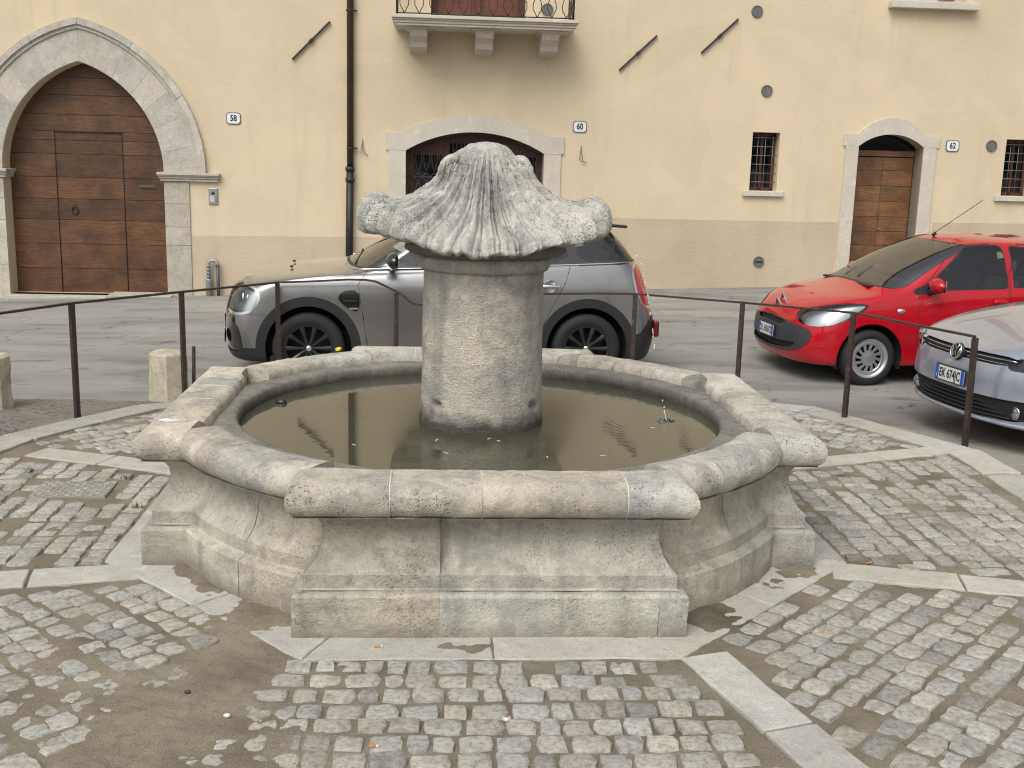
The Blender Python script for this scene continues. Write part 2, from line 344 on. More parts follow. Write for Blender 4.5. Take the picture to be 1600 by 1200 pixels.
def glass_mat(name, tint, rough=.02, ior=1.5):
    mt = bpy.data.materials.new(name); mt.use_nodes = True; nt = mt.node_tree; nt.nodes.clear()
    o = nt.nodes.new('ShaderNodeOutputMaterial'); t = nt.nodes.new('ShaderNodeBsdfTransparent'); t.inputs[0].default_value = (*tint, 1)
    g = nt.nodes.new('ShaderNodeBsdfGlossy'); g.inputs['Roughness'].default_value = rough; g.inputs['Color'].default_value = (.95, .97, 1, 1)
    f = nt.nodes.new('ShaderNodeFresnel'); f.inputs[0].default_value = ior; mx = nt.nodes.new('ShaderNodeMixShader')
    k = math_(nt, 'ADD', math_(nt, 'MULTIPLY', f.outputs[0], 1.0), .0)
    nt.links.new(k, mx.inputs[0]); nt.links.new(t.outputs[0], mx.inputs[1]); nt.links.new(g.outputs[0], mx.inputs[2]); nt.links.new(mx.outputs[0], o.inputs[0])
    return mt
M['glass'] = glass_mat('car_window_glass', (.80, .84, .83), ior=1.7)
M['screen'] = glass_mat('car_windscreen_glass', (.80, .84, .80), ior=2.7)
M['pane'] = glass_mat('house_window_glass', (.25, .27, .28), .04, 1.6)
M['lens'] = glass_mat('clear_lamp_lens', (.86, .89, .88), .03, 1.7)
M['rubber'] = plain('tyre_rubber', (.014, .014, .015), .75, bscale=90)
M['trim'] = plain('black_plastic_trim', (.016, .017, .018), .5, bscale=300, bstr=.1)
M['trim_grey'] = plain('dark_grey_plastic', (.036, .040, .046), .45)
M['gloss_black'] = plain('gloss_black_paint', (.008, .008, .009), .12, coat=1)
M['chrome'] = plain('chrome', (.75, .76, .78), .12, 1.0)
M['alloy'] = plain('silver_wheel_paint', (.50, .51, .53), .32, .75)
M['alloy_black'] = plain('black_wheel_paint', (.016, .016, .017), .28, .2, coat=.6)
M['dark'] = plain('dark_cavity', (.010, .010, .011), .8)
M['cloth'] = plain('dark_seat_cloth', (.075, .078, .085), .9)
M['plate_white'] = plain('white_plate', (.62, .63, .62), .4)
M['plate_blue'] = plain('blue_plate_band', (.02, .10, .45), .4)
M['ink'] = plain('black_lettering', (.015, .015, .018), .5)
M['lamp_silver'] = plain('lamp_reflector', (.72, .74, .74), .18, .9)
def paint(name, col, metal, rough, flake=0.0):
    mt, nt, b, o = new_mat(name); b.inputs['Base Color'].default_value = (*col, 1); b.inputs['Metallic'].default_value = metal; b.inputs['Roughness'].default_value = rough
    b.inputs['Coat Weight'].default_value = 1.0; b.inputs['Coat Roughness'].default_value = .03; b.inputs['Specular IOR Level'].default_value = .15 if metal == 0 else .5
    dirt = noise_(nt, coords(nt), 5, 6, .7); c = mixc(nt, col, tuple(q*.82+.012 for q in col), ramp(nt, dirt, [(.45, (0, 0, 0)), (.7, (1, 1, 1))])); nt.links.new(c, b.inputs['Base Color'])
    return mt
M['red'] = paint('red_car_paint', (.42, .003, .011), 0.0, .28)
M['silver'] = paint('silver_car_paint', (.42, .465, .55), .6, .28)
M['bronze'] = paint('warm_grey_car_paint', (.27, .27, .268), .75, .28)
# ================================================================== ground
FR = 0.0489                                   # turn of the fountain
def gz(x, y):
    x = np.asarray(x, float); y = np.asarray(y, float)
    a = (-.135+.008*np.clip(x, -6, 6))*smooth(.9, 4.3, y); zw = -.04+.032*x
    k = np.clip((y-4.3)/6.7, 0, 1)
    return a*(1-k)+(zw)*k
def gzf(x, y): return float(gz(x, y))
INNER = [(3.33, -3.2), (3.33, 1.62), (2.68, 3.15), (1.35, 3.85), (-1.35, 3.75), (-2.62, 2.72), (-3.08, 1.42), (-3.40, -.2), (-3.3, -2.0), (-2.4, -3.6), (2.4, -3.6)]
def poly_offset(P, d):
    n = len(P); out = []
    A = sum(P[i][0]*P[(i+1) % n][1]-P[(i+1) % n][0]*P[i][1] for i in range(n)); sg = 1 if A > 0 else -1
    for i in range(n):
        p0, p1, p2 = Vector(P[i-1]), Vector(P[i]), Vector(P[(i+1) % n])
        e1 = (p1-p0).normalized(); e2 = (p2-p1).normalized(); n1 = Vector((e1.y, -e1.x))*sg; n2 = Vector((e2.y, -e2.x))*sg
        b = (n1+n2).normalized(); out.append(tuple(p1+b*(d/max(.4, b.dot(n1)))))
    return out
OUTER = poly_offset(INNER, .27)
def in_poly(P, x, y):
    x = np.asarray(x, float); y = np.asarray(y, float); ins = np.zeros(x.shape, bool); n = len(P)
    for i in range(n):
        x0, y0 = P[i]; x1, y1 = P[(i+1) % n]
        if y0 == y1: continue
        c = ((y0 > y) != (y1 > y)) & (x < (x1-x0)*(y-y0)/(y1-y0)+x0); ins ^= c
    return ins
def grid_mesh(xs, ys, zf, keep=None):
    X, Y = np.meshgrid(xs, ys); Z = zf(X, Y); V = np.stack([X.ravel(), Y.ravel(), Z.ravel()], 1); nx, ny = len(xs), len(ys)
    I = np.arange(nx*ny).reshape(ny, nx); Q = np.stack([I[:-1, :-1], I[:-1, 1:], I[1:, 1:], I[1:, :-1]], -1).reshape(-1, 4)
    if keep is not None:
        k = keep(V[:, 0], V[:, 1]); Q = Q[k[Q].any(1)]
        used = np.unique(Q); rm = -np.ones(len(V), int); rm[used] = np.arange(len(used)); V = V[used]; Q = rm[Q]
    return V, Q
# the street: one sheet to the horizon
xs = np.concatenate([[-220, -90, -40, -20, -12], np.arange(-8, 8.01, .08), [12, 20, 40, 90, 220]])
ys = np.concatenate([[-220, -90, -40, -20, -12, -8, -6, -4], np.arange(-3, 11.6, .08), [14, 20, 40, 90, 220]])
V, Q = grid_mesh(xs, ys, lambda x, y: gz(np.clip(x, -12, 12), np.clip(y, -12, 11.5))-.04-.055*smooth(3.3, 3.9, x)*(1-smooth(3.2, 4.8, y))+.008*fbm(x*.9, y*.9)+.0035*fbm(x*5, y*5))
x, y = V[:, 0], V[:, 1]
t = np.ones(len(V))
t *= 1+.16*fbm(x*.5, y*1.4, 3.)
t *= 1-.35*np.exp(-((x-3.7)/1.3)**2-((y-3.2)/.45)**2)*(.6+.6*np.clip(fbm(x*3, y*5), -.5, 1))     # damp and oil by the parked cars
t *= 1-.22*smooth(.12, .3, fbm(x*1.3, y*4.5, 8.))
t *= 1+.10*np.exp(-((y-9.5)/1.3)**2)
cols = np.stack([t*(1+.03*smooth(3.8, 2.2, y)), t, t*(1-.08*smooth(3.8, 2.2, y))], 1)
street = np_mesh('street', V, Q, M['asphalt'], cols=cols); tag(street, kind='structure')

# sandy bed between the setts
def mound(x, y):
    m1 = .60*np.exp(-(((x+1.72)/.85)**2+((y+2.1)/.5)**2)**1.1); m2 = .80*np.exp(-(((x+1.00)/.36)**2+((y+2.22)/.30)**2))
    m3 = .35*np.exp(-(((x+1.15)/.30)**2+((y+1.50)/.22)**2)); m4 = .8*np.exp(-(((x+.85)/.5)**2+((y+2.6)/.3)**2))
    m5 = 2.1*np.exp(-(((x-1.07)/.13)**2+((y+1.40)/.13)**2))+1.5*np.exp(-(((x+.93)/.16)**2+((y+1.52)/.10)**2))+1.4*np.exp(-(((x-1.62)/.10)**2+((y+.80)/.10)**2))
    r_ = np.hypot(x, y); an = np.arctan2(y, x)
    m6 = 1.1*np.exp(-((r_-1.68)/.055)**2)*smooth(-2.85, -2.6, an)*(1-smooth(-2.05, -1.9, an))*(.8+.8*fbm(x*7, y*7, 3.))
    return m1+m2+m3+m4+m5+m6
def sandz(x, y):
    mo = np.clip(mound(x, y), 0, 1)
    b = -.0085+.0068*fbm(x*2.2, y*2.2, 1., 4)+.0095*fbm(x*8, y*8, 4., 4)*(1+.5*mo)+.003*fbm(x*30, y*30, 2., 2)*(1+1.6*mo)
    near = np.exp(-((np.hypot(x, y)-1.72)/.12)**2)*.012*(.5+fbm(x*4, y*4, 6.))
    return gz(x, y)+b+.0105*mound(x, y)+near
keep = lambda x, y: in_poly(poly_offset(INNER, .1), x, y)
xs = np.concatenate([np.arange(-3.6, -2.3, .04), np.arange(-2.3, 2.3, .016), np.arange(2.3, 3.6, .035)])
ys = np.concatenate([np.arange(-3.8, -2.8, .08), np.arange(-2.8, -.8, .014), np.arange(-.8, 1.6, .03), np.arange(1.6, 4.1, .06)])
V, Q = grid_mesh(xs, ys, sandz, lambda x, y: keep(x, y) & (np.hypot(x, y) > 1.3))
tt = 1+.12*fbm(V[:, 0]*3, V[:, 1]*3, 5.)+.12*np.clip(mound(V[:, 0], V[:, 1]), 0, 1)
wet = np.exp(-((V[:, 0]-1.12)/.22)**2-((V[:, 1]+1.40)/.2)**2); tt *= 1-.4*wet
sand = np_mesh('sandy_ground', V, Q, M['sand'], cols=np.stack([tt, tt, tt], 1)); tag(sand, kind='structure')

# flagstone bands: apron octagon, radial bands, outer kerb ring
def rotp(x, y, a): c, s = math.cos(a), math.sin(a); return (c*x-s*y, s*x+c*y)
BANDS = [((.94, -1.72), -71.), ((1.72, -.775), -12.), ((1.72, 1.02), 23.), ((.70, 1.75), 70.), ((-.75, 1.72), 112.), ((-1.75, .70), 162.), ((-1.50, -.945), 194.5), ((-.80, -1.70), 250.)]
HB = .108
def band_frame(k):
    (bx, by), a = BANDS[k]; a = R(a); return bx, by, math.cos(a), math.sin(a)
def flag(mb, quad, top=.004, th=.05, jit=.004):
    "one flagstone: irregular quad with a small bevel"
    tn = rnd.uniform(.86, 1.1); w = rnd.uniform(-.03, .03); col = (tn*(1+w), tn, tn*(1-w)); pts = []
    n = len(quad); c = (sum(q[0] for q in quad)/n, sum(q[1] for q in quad)/n)
    for i in range(n):
        a, b = quad[i], quad[(i+1) % n]; L = math.hypot(b[0]-a[0], b[1]-a[1]); k = max(1, int(L/.09))
        for j in range(k):
            u = j/k; pts.append((a[0]+(b[0]-a[0])*u+(rnd.uniform(-jit, jit)), a[1]+(b[1]-a[1])*u+rnd.uniform(-jit, jit)))
    def ring(f, dz):
        o = []
        for px, py in pts:
            L = math.hypot(px-c[0], py-c[1])+1e-6; s = 1-f/L; X, Y = c[0]+(px-c[0])*s, c[1]+(py-c[1])*s; o.append((X, Y, gzf(X, Y)+dz))
        return o
    dz0 = top+rnd.uniform(-.002, .002)
    r0, r1, r2 = ring(.003, -th), ring(.003, dz0-.005), ring(.010, dz0); m_ = len(pts)
    Vv = r0+r1+r2+[(c[0], c[1], gzf(*c)+dz0)]; Ff = []
    for i in range(m_):
        j = (i+1) % m_; Ff += [(i, j, m_+j, m_+i), (m_+i, m_+j, 2*m_+j, 2*m_+i), (2*m_+i, 2*m_+j, 3*m_)]
    mb.add(Vv, Ff, 0, col, False)
flags = MB()
ap, hs_ = 1.86, 1.86*math.tan(math.pi/8)
for k in range(8):
    a = FR+k*math.pi/4-math.pi/2; e = [(-hs_, ap), (hs_, ap)]
    nseg = 2
    for j in range(nseg):
        u0, u1 = j/nseg, (j+1)/nseg; q = []
        i0 = 1.52; hi = i0*math.tan(math.pi/8)
        for (uu, dd, hh) in ((u0, i0, hi), (u1, i0, hi), (u1, ap, hs_), (u0, ap, hs_)):
            tx = -hh+2*hh*uu; q.append((math.cos(a)*dd-math.sin(a)*tx, math.sin(a)*dd+math.cos(a)*tx))
        flag(flags, q, top=.003)
for k in range(8):
    bx, by, ca, sa = band_frame(k); d = .06; first = True
    if k == 7: continue        # this band lies under the sand
    while d < 3.2:
        L = rnd.uniform(.42, .72); q = [(d, -HB), (d+L, -HB), (d+L, HB), (d, HB)]
        q = [(bx+ca*u-sa*v, by+sa*u+ca*v) for u, v in q]
        cx_, cy_ = sum(p[0] for p in q)/4, sum(p[1] for p in q)/4
        if in_poly(poly_offset(INNER, -.05), np.array([cx_]), np.array([cy_]))[0]: flag(flags, q, top=.004)
        d += L+.006
for i in range(len(INNER)):
    a0, a1 = Vector(INNER[i]), Vector(INNER[(i+1) % len(INNER)]); o0, o1 = Vector(OUTER[i]), Vector(OUTER[(i+1) % len(INNER)])
    k = max(1, round((a1-a0).length/.62))
    for j in range(k):
        u, v = j/k+.003, (j+1)/k-.003
        flag(flags, [tuple(a0.lerp(a1, u)), tuple(a0.lerp(a1, v)), tuple(o0.lerp(o1, v)), tuple(o0.lerp(o1, u))], top=.007, th=.12, jit=.006)
fl = flags.build('flagstone_paving', M['stone_flag']); tag(fl, kind='structure')

# setts
def sett_field():
    Vs, Fs, Cs = [], [], []; cnt = 0
    inn = poly_offset(INNER, -.055)
    man = [(-2.62, .10), (-2.12, .10), (-2.16, .46), (-2.66, .46)]
    bl = [band_frame(k) for k in range(8)]
    for sct in range(8):
        a = FR+sct*math.pi/4-math.pi/2; nx_, ny_ = math.cos(a), math.sin(a); tx_, ty_ = -ny_, nx_
        d = ap+.062; row = 0
        while d < 4.6:
            t = -2.6+rnd.uniform(0, .1); wob = rnd.uniform(0, 9)
            while t < 2.6:
                w = rnd.choice((.075, .09, .10, .105, .115, .125, .14)) if sct != 1 else rnd.uniform(.10, .16)
                tc = t+w/2; dd = d+.012*math.sin(t*2.1+wob)+(.03*math.sin(t*3) if sct == 3 else 0)+rnd.uniform(-.004, .004)
                t += w+rnd.uniform(.008, .015)
                X, Y = nx_*dd+tx_*tc, ny_*dd+ty_*tc
                if Y < -3.3 or (abs(X) < 1.2 and 1.7 < Y): continue
                if not in_poly(inn, np.array([X]), np.array([Y]))[0]: continue
                ang = math.atan2(Y, X); ok = True
                # between the band before and the band after this sector
                for k in range(8):
                    bx, by, ca, sa = bl[k]; u = (X-bx)*ca+(Y-by)*sa; v = -(X-bx)*sa+(Y-by)*ca
                    if u > -.1 and abs(v) < HB+.058: ok = False; break
                if not ok: continue
                k1, k0 = sct % 8, (sct-1) % 8       # band k1 bounds it counter-clockwise, k0 clockwise
                bx, by, ca, sa = bl[k1]; 
                if -(X-bx)*sa+(Y-by)*ca > 0: continue
                bx, by, ca, sa = bl[k0]
                if -(X-bx)*sa+(Y-by)*ca < 0: continue
                if in_poly(man, np.array([X]), np.array([Y]))[0]: continue
                miss = float(fbm(X*2.4, Y*2.4, 12., 3))
                if rnd.random() < .035+.25*max(0, miss-.12)*2: continue
                hw, hd = w/2, .0515+rnd.uniform(-.006, .004); pts = []
                for (qx, qy) in ((-1, -1), (-.35, -1), (.35, -1), (1, -1), (1, 0), (1, 1), (.35, 1), (-.35, 1), (-1, 1), (-1, 0)):
                    cr = .90 if abs(qx) == 1 and abs(qy) == 1 else 1.0
                    pts.append((qx*hw*cr+rnd.uniform(-.006, .006), qy*hd*cr+rnd.uniform(-.006, .006)))
                th = rnd.uniform(-.04, .04); ct, st = math.cos(th), math.sin(th)
                top = gzf(X, Y)+rnd.uniform(-.0045, .0045); sx_, sy_ = rnd.uniform(-.03, .03), rnd.uniform(-.03, .03)
                n = len(pts); b = len(Vs)
                for (sc, dz) in ((1.0, -.04), (1.0, -.0055), (.945, -.0010), (.62, .0008)):
                    for (px, py) in pts:
                        qx, qy = (ct*px-st*py)*sc, (st*px+ct*py)*sc
                        Vs.append((X+tx_*qx+nx_*qy, Y+ty_*qx+ny_*qy, top+dz+sx_*qx+sy_*qy+(rnd.uniform(-.0012, .0012) if sc < .99 else 0)))
                Vs.append((X, Y, top+.0015))
                for L in range(3):
                    for i in range(n): j = (i+1) % n; Fs.append((b+L*n+i, b+L*n+j, b+(L+1)*n+j, b+(L+1)*n+i))
                for i in range(n): Fs.append((b+3*n+i, b+3*n+(i+1) % n, b+4*n))
                g = rnd.gauss(1.0, .10); g = .72 if rnd.random() < .05 else max(.75, min(1.16, g)); wv = rnd.uniform(-.03, .035)
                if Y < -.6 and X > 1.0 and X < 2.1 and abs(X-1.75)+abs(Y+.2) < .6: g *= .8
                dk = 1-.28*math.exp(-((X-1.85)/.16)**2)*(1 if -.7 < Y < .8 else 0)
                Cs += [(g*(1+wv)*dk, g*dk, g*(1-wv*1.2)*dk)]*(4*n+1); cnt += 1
            d += .1165
    return Vs, Fs, Cs, cnt
Vs, Fs, Cs, cnt = sett_field(); print('setts', cnt)
so = np_mesh('sett_paving', Vs, Fs, M['setts'], cols=np.array(Cs)); tag(so, kind='structure'); so.data.set_sharp_from_angle(angle=R(50))

# small setts between the left kerb and the street
def small_setts():
    mt, nt, b, o = new_mat('small_grey_setts'); P = geo_pos(nt)
    mp = N(nt, 'ShaderNodeMapping'); mp.inputs['Rotation'].default_value = (0, 0, .7); nt.links.new(P, mp.inputs[0])
    vo = N(nt, 'ShaderNodeTexVoronoi', feature='DISTANCE_TO_EDGE'); vo.inputs['Scale'].default_value = 11; vo.inputs['Randomness'].default_value = .55; nt.links.new(mp.outputs[0], vo.inputs['Vector'])
    vc = N(nt, 'ShaderNodeTexVoronoi'); vc.inputs['Scale'].default_value = 11; vc.inputs['Randomness'].default_value = .55; nt.links.new(mp.outputs[0], vc.inputs['Vector'])
    j = ramp(nt, vo.outputs['Distance'], [(.03, (0, 0, 0)), (.12, (1, 1, 1))])
    st = mixc(nt, (.15, .13, .12), (.24, .215, .195), vc.outputs['Color'])
    rb = ramp(nt, noise_(nt, P, 1.6, 4), [(.45, (0, 0, 0)), (.62, (1, 1, 1))]); st = mixc(nt, st, (.20, .15, .125), math_(nt, 'MULTIPLY', rb, .7))
    dirt = ramp(nt, noise_(nt, P, 3.5, 5), [(.42, (0, 0, 0)), (.6, (1, 1, 1))])
    c = mixc(nt, (.12, .10, .08), st, j); c = mixc(nt, c, (.19, .165, .135), math_(nt, 'MULTIPLY', dirt, .75)); nt.links.new(c, b.inputs['Base Color'])
    b.inputs['Roughness'].default_value = .85; bump(nt, b, math_(nt, 'MULTIPLY', j, math_(nt, 'SUBTRACT', 1.0, dirt)), .8, .012); return mt
xs = np.arange(-7, -1.6, .07); ys = np.arange(.5, 4.2, .07)
edge = [(-7, .5), (-3.2, .5), (-3.3, 1.0), (-2.6, 2.75), (-1.7, 3.5), (-2.1, 3.9), (-2.9, 3.75), (-3.6, 3.35), (-5, 3.2), (-7, 3.0)]
V, Q = grid_mesh(xs, ys, lambda x, y: gz(x, y)-.033+.008*fbm(x*.9, y*.9)+.004*fbm(x*6, y*6, 2.)-.02*smooth(3.0, 4.2, y+.3*fbm(x*2, y*2, 1.)), lambda x, y: in_poly(edge, x+.15*fbm(x*2, y*2, 7.), y+.15*fbm(x*2, y*2, 9.)) & ~in_poly(poly_offset(OUTER, -.12), x, y))
ss = np_mesh('small_sett_paving', V, Q, small_setts()); tag(ss, kind='structure')
# lattice inspection cover set in the paving
mc = empty('inspection_cover', (-2.39, .285, gzf(-2.4, .3)), FR+.03, 'flat worn inspection cover with checker pattern in the setts left of the fountain', 'manhole cover')
mb = MB(); mb.box((0, 0, -.012), (.43, .30, .03), bev=.003); mb.build('cover_frame', plain('weathered_cover', (.26, .25, .21), .85, var=.15, bscale=40), mc)
mb = MB()
for i in range(13):
    for j in range(9):
        if (i+j) % 2 == 0: mb.box((-.195+i*.0325, -.13+j*.0325, .005), (.028, .028, .006), bev=.002, col=(rnd.uniform(.8, 1.1),)*3)
mb.build('checker_studs', M['setts'], mc)
# ================================================================== fountain
fo = empty('fountain', (0, 0, 0), FR, 'weathered limestone fountain with lobed basin, thick central drum and carved scallop shell cap', 'fountain')
def tint():
    g = rnd.uniform(.84, 1.10); w = rnd.uniform(-.035, .05); return (g*(1+w), g, g*(1-w))
ZR0, ZR1 = .516, .672       # underside and top of the rolled rim
# profile of wall: (outward offset from base face, z)
BASE = [(0, -.05), (0, .178), (-.012, .192), (-.038, .197), (-.046, .205), (-.046, .262), (-.056, .272), (-.076, .292), (-.100, .330), (-.116, .380), (-.122, .430), (-.118, .465), (-.104, .492), (-.090, .500), (-.086, .506), (-.086, .526), (-.070, .532)]
def rollprof(inner):
    P = [(-.085, ZR0-.002), (-.030, ZR0), (-.008, ZR0+.006)]
    for k in range(9):
        a = -math.pi/2+math.pi*k/8*.93
        P.append((-.050+.070*math.cos(a), .5*(ZR0+ZR1)+.078*math.sin(a)))
    P += [(-.10, ZR1+.001), (-.16, ZR1), (inner+.035, ZR1-.004), (inner+.012, ZR1-.015), (inner, ZR1-.034), (inner-.003, .60)]
    return P
def noisy(me, amp, sc, seed=0., zmin=None):
    "worn stone: push vertices along their normals"
    n = len(me.vertices); co = np.empty(n*3); me.vertices.foreach_get('co', co); co = co.reshape(-1, 3)
    no = np.empty(n*3); me.vertices.foreach_get('normal', no); no = no.reshape(-1, 3)
    d = amp*(fbm(co[:, 0]*sc+seed, co[:, 1]*sc, co[:, 2]*sc, 4)); k = np.clip(fbm(co[:, 0]*sc*.5+31+seed, co[:, 1]*sc*.5, co[:, 2]*sc*.5, 2)-.25, 0, 1)*amp*-2.2
    co = co+no*(d+k)[:, None]; me.vertices.foreach_set('co', co.ravel()); me.update()
def sweep_arc(prof, rad, a0, a1, n):
    V = []; 
    for i in range(n+1):
        a = a0+(a1-a0)*i/n
        for (o, z) in prof: V.append(((rad+o)*math.cos(a), (rad+o)*math.sin(a), z))
    P = len(prof); Fq = [(i*P+j, (i+1)*P+j, (i+1)*P+j+1, i*P+j+1) for i in range(n) for j in range(P-1)]
    Fq += [tuple(range(P)), tuple(n*P+j for j in range(P-1, -1, -1))]
    return V, Fq
def dense(prof, step=.022):
    out = [prof[0]]
    for a, b in zip(prof, prof[1:]):
        L = math.hypot(b[0]-a[0], b[1]-a[1]); k = max(1, int(round(L/step)))
        out += [(a[0]+(b[0]-a[0])*j/k, a[1]+(b[1]-a[1])*j/k) for j in range(1, k+1)]
    return out
AB, WBH = 1.661, .836
RA = 1.672
def finish(me_obj, amp, sc, seed, angle=35): noisy(me_obj.data, amp, sc, seed); me_obj.data.shade_smooth(); me_obj.data.set_sharp_from_angle(angle=R(angle))
# curved sections (each lobe: plinth+wall stones, then rim stones)
def pieces(a0, a1, k, jit=.2):
    c = [0]+[ (i+rnd.uniform(-jit, jit))/k for i in range(1, k)]+[1]; return [(a0+(a1-a0)*c[i], a0+(a1-a0)*c[i+1]) for i in range(k)]
th0 = math.asin(.80/RA)
inner_prof = [(-.36, .45), (-.36, -.05)]
for q in range(4):
    ac = math.pi/4+q*math.pi/2; half = math.pi/4-th0+.005; halfw = math.pi/4-math.asin(.66/RA)
    for (p0, p1, nm) in [(*pp, 'basin_wall_stone') for pp in pieces(ac-halfw, ac+halfw, 2)]:
        V, Fq = sweep_arc(dense(BASE)+[(-.30, .532), (-.36, .45), (-.36, -.05)], RA, p0+.0012, p1-.0012, 26)
        mb = MB(); mb.add(V, Fq, 0, tint(), True); finish(mb.build(nm, M['stone_wall'], fo), .006, 9, q*3.)
    for i, (p0, p1) in enumerate(pieces(ac-half, ac+half, 3 if q in (0, 3) else 2)):
        V, Fq = sweep_arc(dense(rollprof(-.225), .016), RA, p0+.0016, p1-.0016, 30)
        mb = MB(); mb.add(V, Fq, 0, tint(), True); finish(mb.build('rim_stone', M['stone'], fo), .0075, 10, q*7.+i)
# straight blocks
def rect_sweep(prof, x0, x1, ab, back, retL, retR, step=.03):
    "profile along the front face; mitred returns where retL / retR"
    V = []; rings = []
    n = max(2, int((x1-x0)/step))
    def at(k): return x0+(x1-x0)*k/n
    path = []
    if retL: path += [('L', u) for u in np.linspace(back, 0, 10)[:-1]]
    path += [('F', k) for k in range(n+1)]
    if retR: path += [('R', u) for u in np.linspace(0, back, 10)[1:]]
    for typ, k in path:
        for (o, z) in prof:
            if typ == 'F':
                x = at(k)
                if retL and k == 0: x = x0-o
                if retR and k == n: x = x1+o
                elif not(retL and k == 0): x = min(max(x, x0-o if retL else x0), x1+o if retR else x1)
                V.append((x, -(ab+o), z))
            elif typ == 'L': V.append((x0-o, -(ab+o)+max(0, k+o) if k > 0 else -(ab+o), z))
            else: V.append((x1+o, -(ab+o)+max(0, k+o) if k > 0 else -(ab+o), z))
    P = len(prof); m_ = len(path)
    Fq = [(i*P+j, (i+1)*P+j, (i+1)*P+j+1, i*P+j+1) for i in range(m_-1) for j in range(P-1)]
    Fq += [tuple(range(P)), tuple((m_-1)*P+j for j in range(P-1, -1, -1))]
    return V, Fq
plinth_prof = dense([(-.30, -.05), (0, -.05), (0, .178), (-.012, .1925), (-.30, .194)][1:], .03)
wall_prof = dense(BASE[3:], .02)
for q in range(4):
    rot = Matrix.Rotation(q*math.pi/2, 4, 'Z')
    def put(V, Fq, nm, mt, amp, sc, seed):
        mb = MB(); mb.add([rot @ Vector(v) for v in V], Fq, 0, tint(), True); o = mb.build(nm, mt, fo); finish(o, amp, sc, seed, 32); return o
    cuts = {0: [-.836, -.45, -.22, .71, .836], 1: [-.836, .0, .836], 2: [-.836, .1, .836], 3: [-.836, -.1, .836]}[q]
    for i in range(len(cuts)-1):
        V, Fq = rect_sweep(plinth_prof, cuts[i]+(.0006 if i else 0), cuts[i+1]-(.0006 if i < len(cuts)-2 else 0), AB, .36, i == 0, i == len(cuts)-2)
        put(V, Fq, 'plinth_stone', M['stone_wall'], .0045, 8, q*5)
    cuts = {0: [-.836, -.22, .836], 1: [-.836, .0, .836], 2: [-.836, .1, .836], 3: [-.836, -.1, .836]}[q]
    for i in range(len(cuts)-1):
        V, Fq = rect_sweep(wall_prof, cuts[i], cuts[i+1]-.0004, AB, .36, i == 0, i == len(cuts)-2)
        put(V, Fq, 'pilaster_stone', M['stone_wall'], .0035, 8, q*5+40)
    cuts = {0: [-.836, -.43, -.05, .555, .836], 1: [-.836, -.5, .25, .836], 2: [-.836, -.3, .4, .836], 3: [-.836, -.45, -.25, .1, .836]}[q]
    rp = dense(rollprof(-.27), .016)
    for i in range(len(cuts)-1):
        V, Fq = rect_sweep(rp, cuts[i]+(.0022 if i else 0), cuts[i+1]-(.0022 if i < len(cuts)-2 else 0), AB, .24, i == 0, i == len(cuts)-2, .022)
        put(V, Fq, 'rim_stone', M['stone'], .0065, 10, q*9+i+80)
        if i:   # mortar joint, a little proud of the gap
            V, Fq = rect_sweep([(o-.0035, z) for o, z in rollprof(-.265)], cuts[i]-.0028, cuts[i]+.0028, AB, .2, False, False)
            mb = MB(); mb.add([rot @ Vector(v) for v in V], Fq, 0, None, True); mb.build('mortar_joint', M['mortar'], fo)
# ledge slab with the round opening (roughly a square with cut corners)
LIP = 1.315
def ledge():
    n = 180; V = []; prof = [('o', .560), ('o', .612), (.030, .616), (.012, .612), (.0, .598), (-.004, .56), (.004, .50), (.012, .30), (.02, .05)]
    for i in range(n):
        a = 2*math.pi*i/n; c, s = math.cos(a), math.sin(a)
        ro = min(1.47, 1.42/max(abs(c), abs(s))) if True else 1.4
        for r_, z in prof: 
            r2 = ro if r_ == 'o' else LIP+r_
            V.append((r2*c, r2*s, z))
        V.append(((ro*.5+(LIP+.03)*.5)*c, (ro*.5+(LIP+.03)*.5)*s, .614))
    P = len(prof)+1; order = [0, 1, P-1, 2, 3, 4, 5, 6, 7, 8]; Fq = []
    for i in range(n):
        j = (i+1) % n
        for a, b in zip(order, order[1:]): Fq.append((i*P+a, j*P+a, j*P+b, i*P+b))
    mb = MB(); mb.add(V, Fq, 0, None, True); o = mb.build('basin_ledge', stone_mat('wet_ledge_stone', (.27, .255, .215), (.20, .195, .17), (.07, .07, .065), .45, .4, stain=(.52, .61, .05, (.035, .03, .022), .92)), fo); finish(o, .006, 7, 3.3, 60)
ledge()
mb = MB(); mb.lathe([(0.0, .10), (1.34, .10), (1.34, .04), (0.0, .04)], 64); mb.build('basin_floor', plain('muddy_floor', (.08, .07, .045), .9), fo)
# drum and its collar
def drum():
    n = 160; zs = list(np.arange(.08, 1.40, .02))+[1.405]; V = []
    for z in zs:
        for i in range(n):
            a = 2*math.pi*i/n; r_ = .334-.008*(z-.5)/.9+.010*math.exp(-((z-.54)/.07)**2)
            V.append((r_*math.cos(a), r_*math.sin(a), z))
    Fq = [(k*n+i, k*n+(i+1) % n, (k+1)*n+(i+1) % n, (k+1)*n+i) for k in range(len(zs)-1) for i in range(n)]+[tuple(range(n))[::-1], tuple((len(zs)-1)*n+i for i in range(n))]
    mb = MB(); mb.add(V, Fq, 0, (1, 1, 1), True); o = mb.build('drum', M['stone_drum'], fo); finish(o, .006, 9, 2.2, 50)
    me = o.data   # the two worn drain slots near the waterline
    for v in me.vertices:
        a = math.atan2(v.co.y, v.co.x)
        for (aa, zz) in ((-2.42, .675), (-.60, .67)):
            d = math.hypot((a-aa)*.33/.045, (v.co.z-zz+.25*(a-aa)*.33)/.017)
            if d < 1: k = 1-.22*(1-d*d); v.co.x *= k; v.co.y *= k
drum()
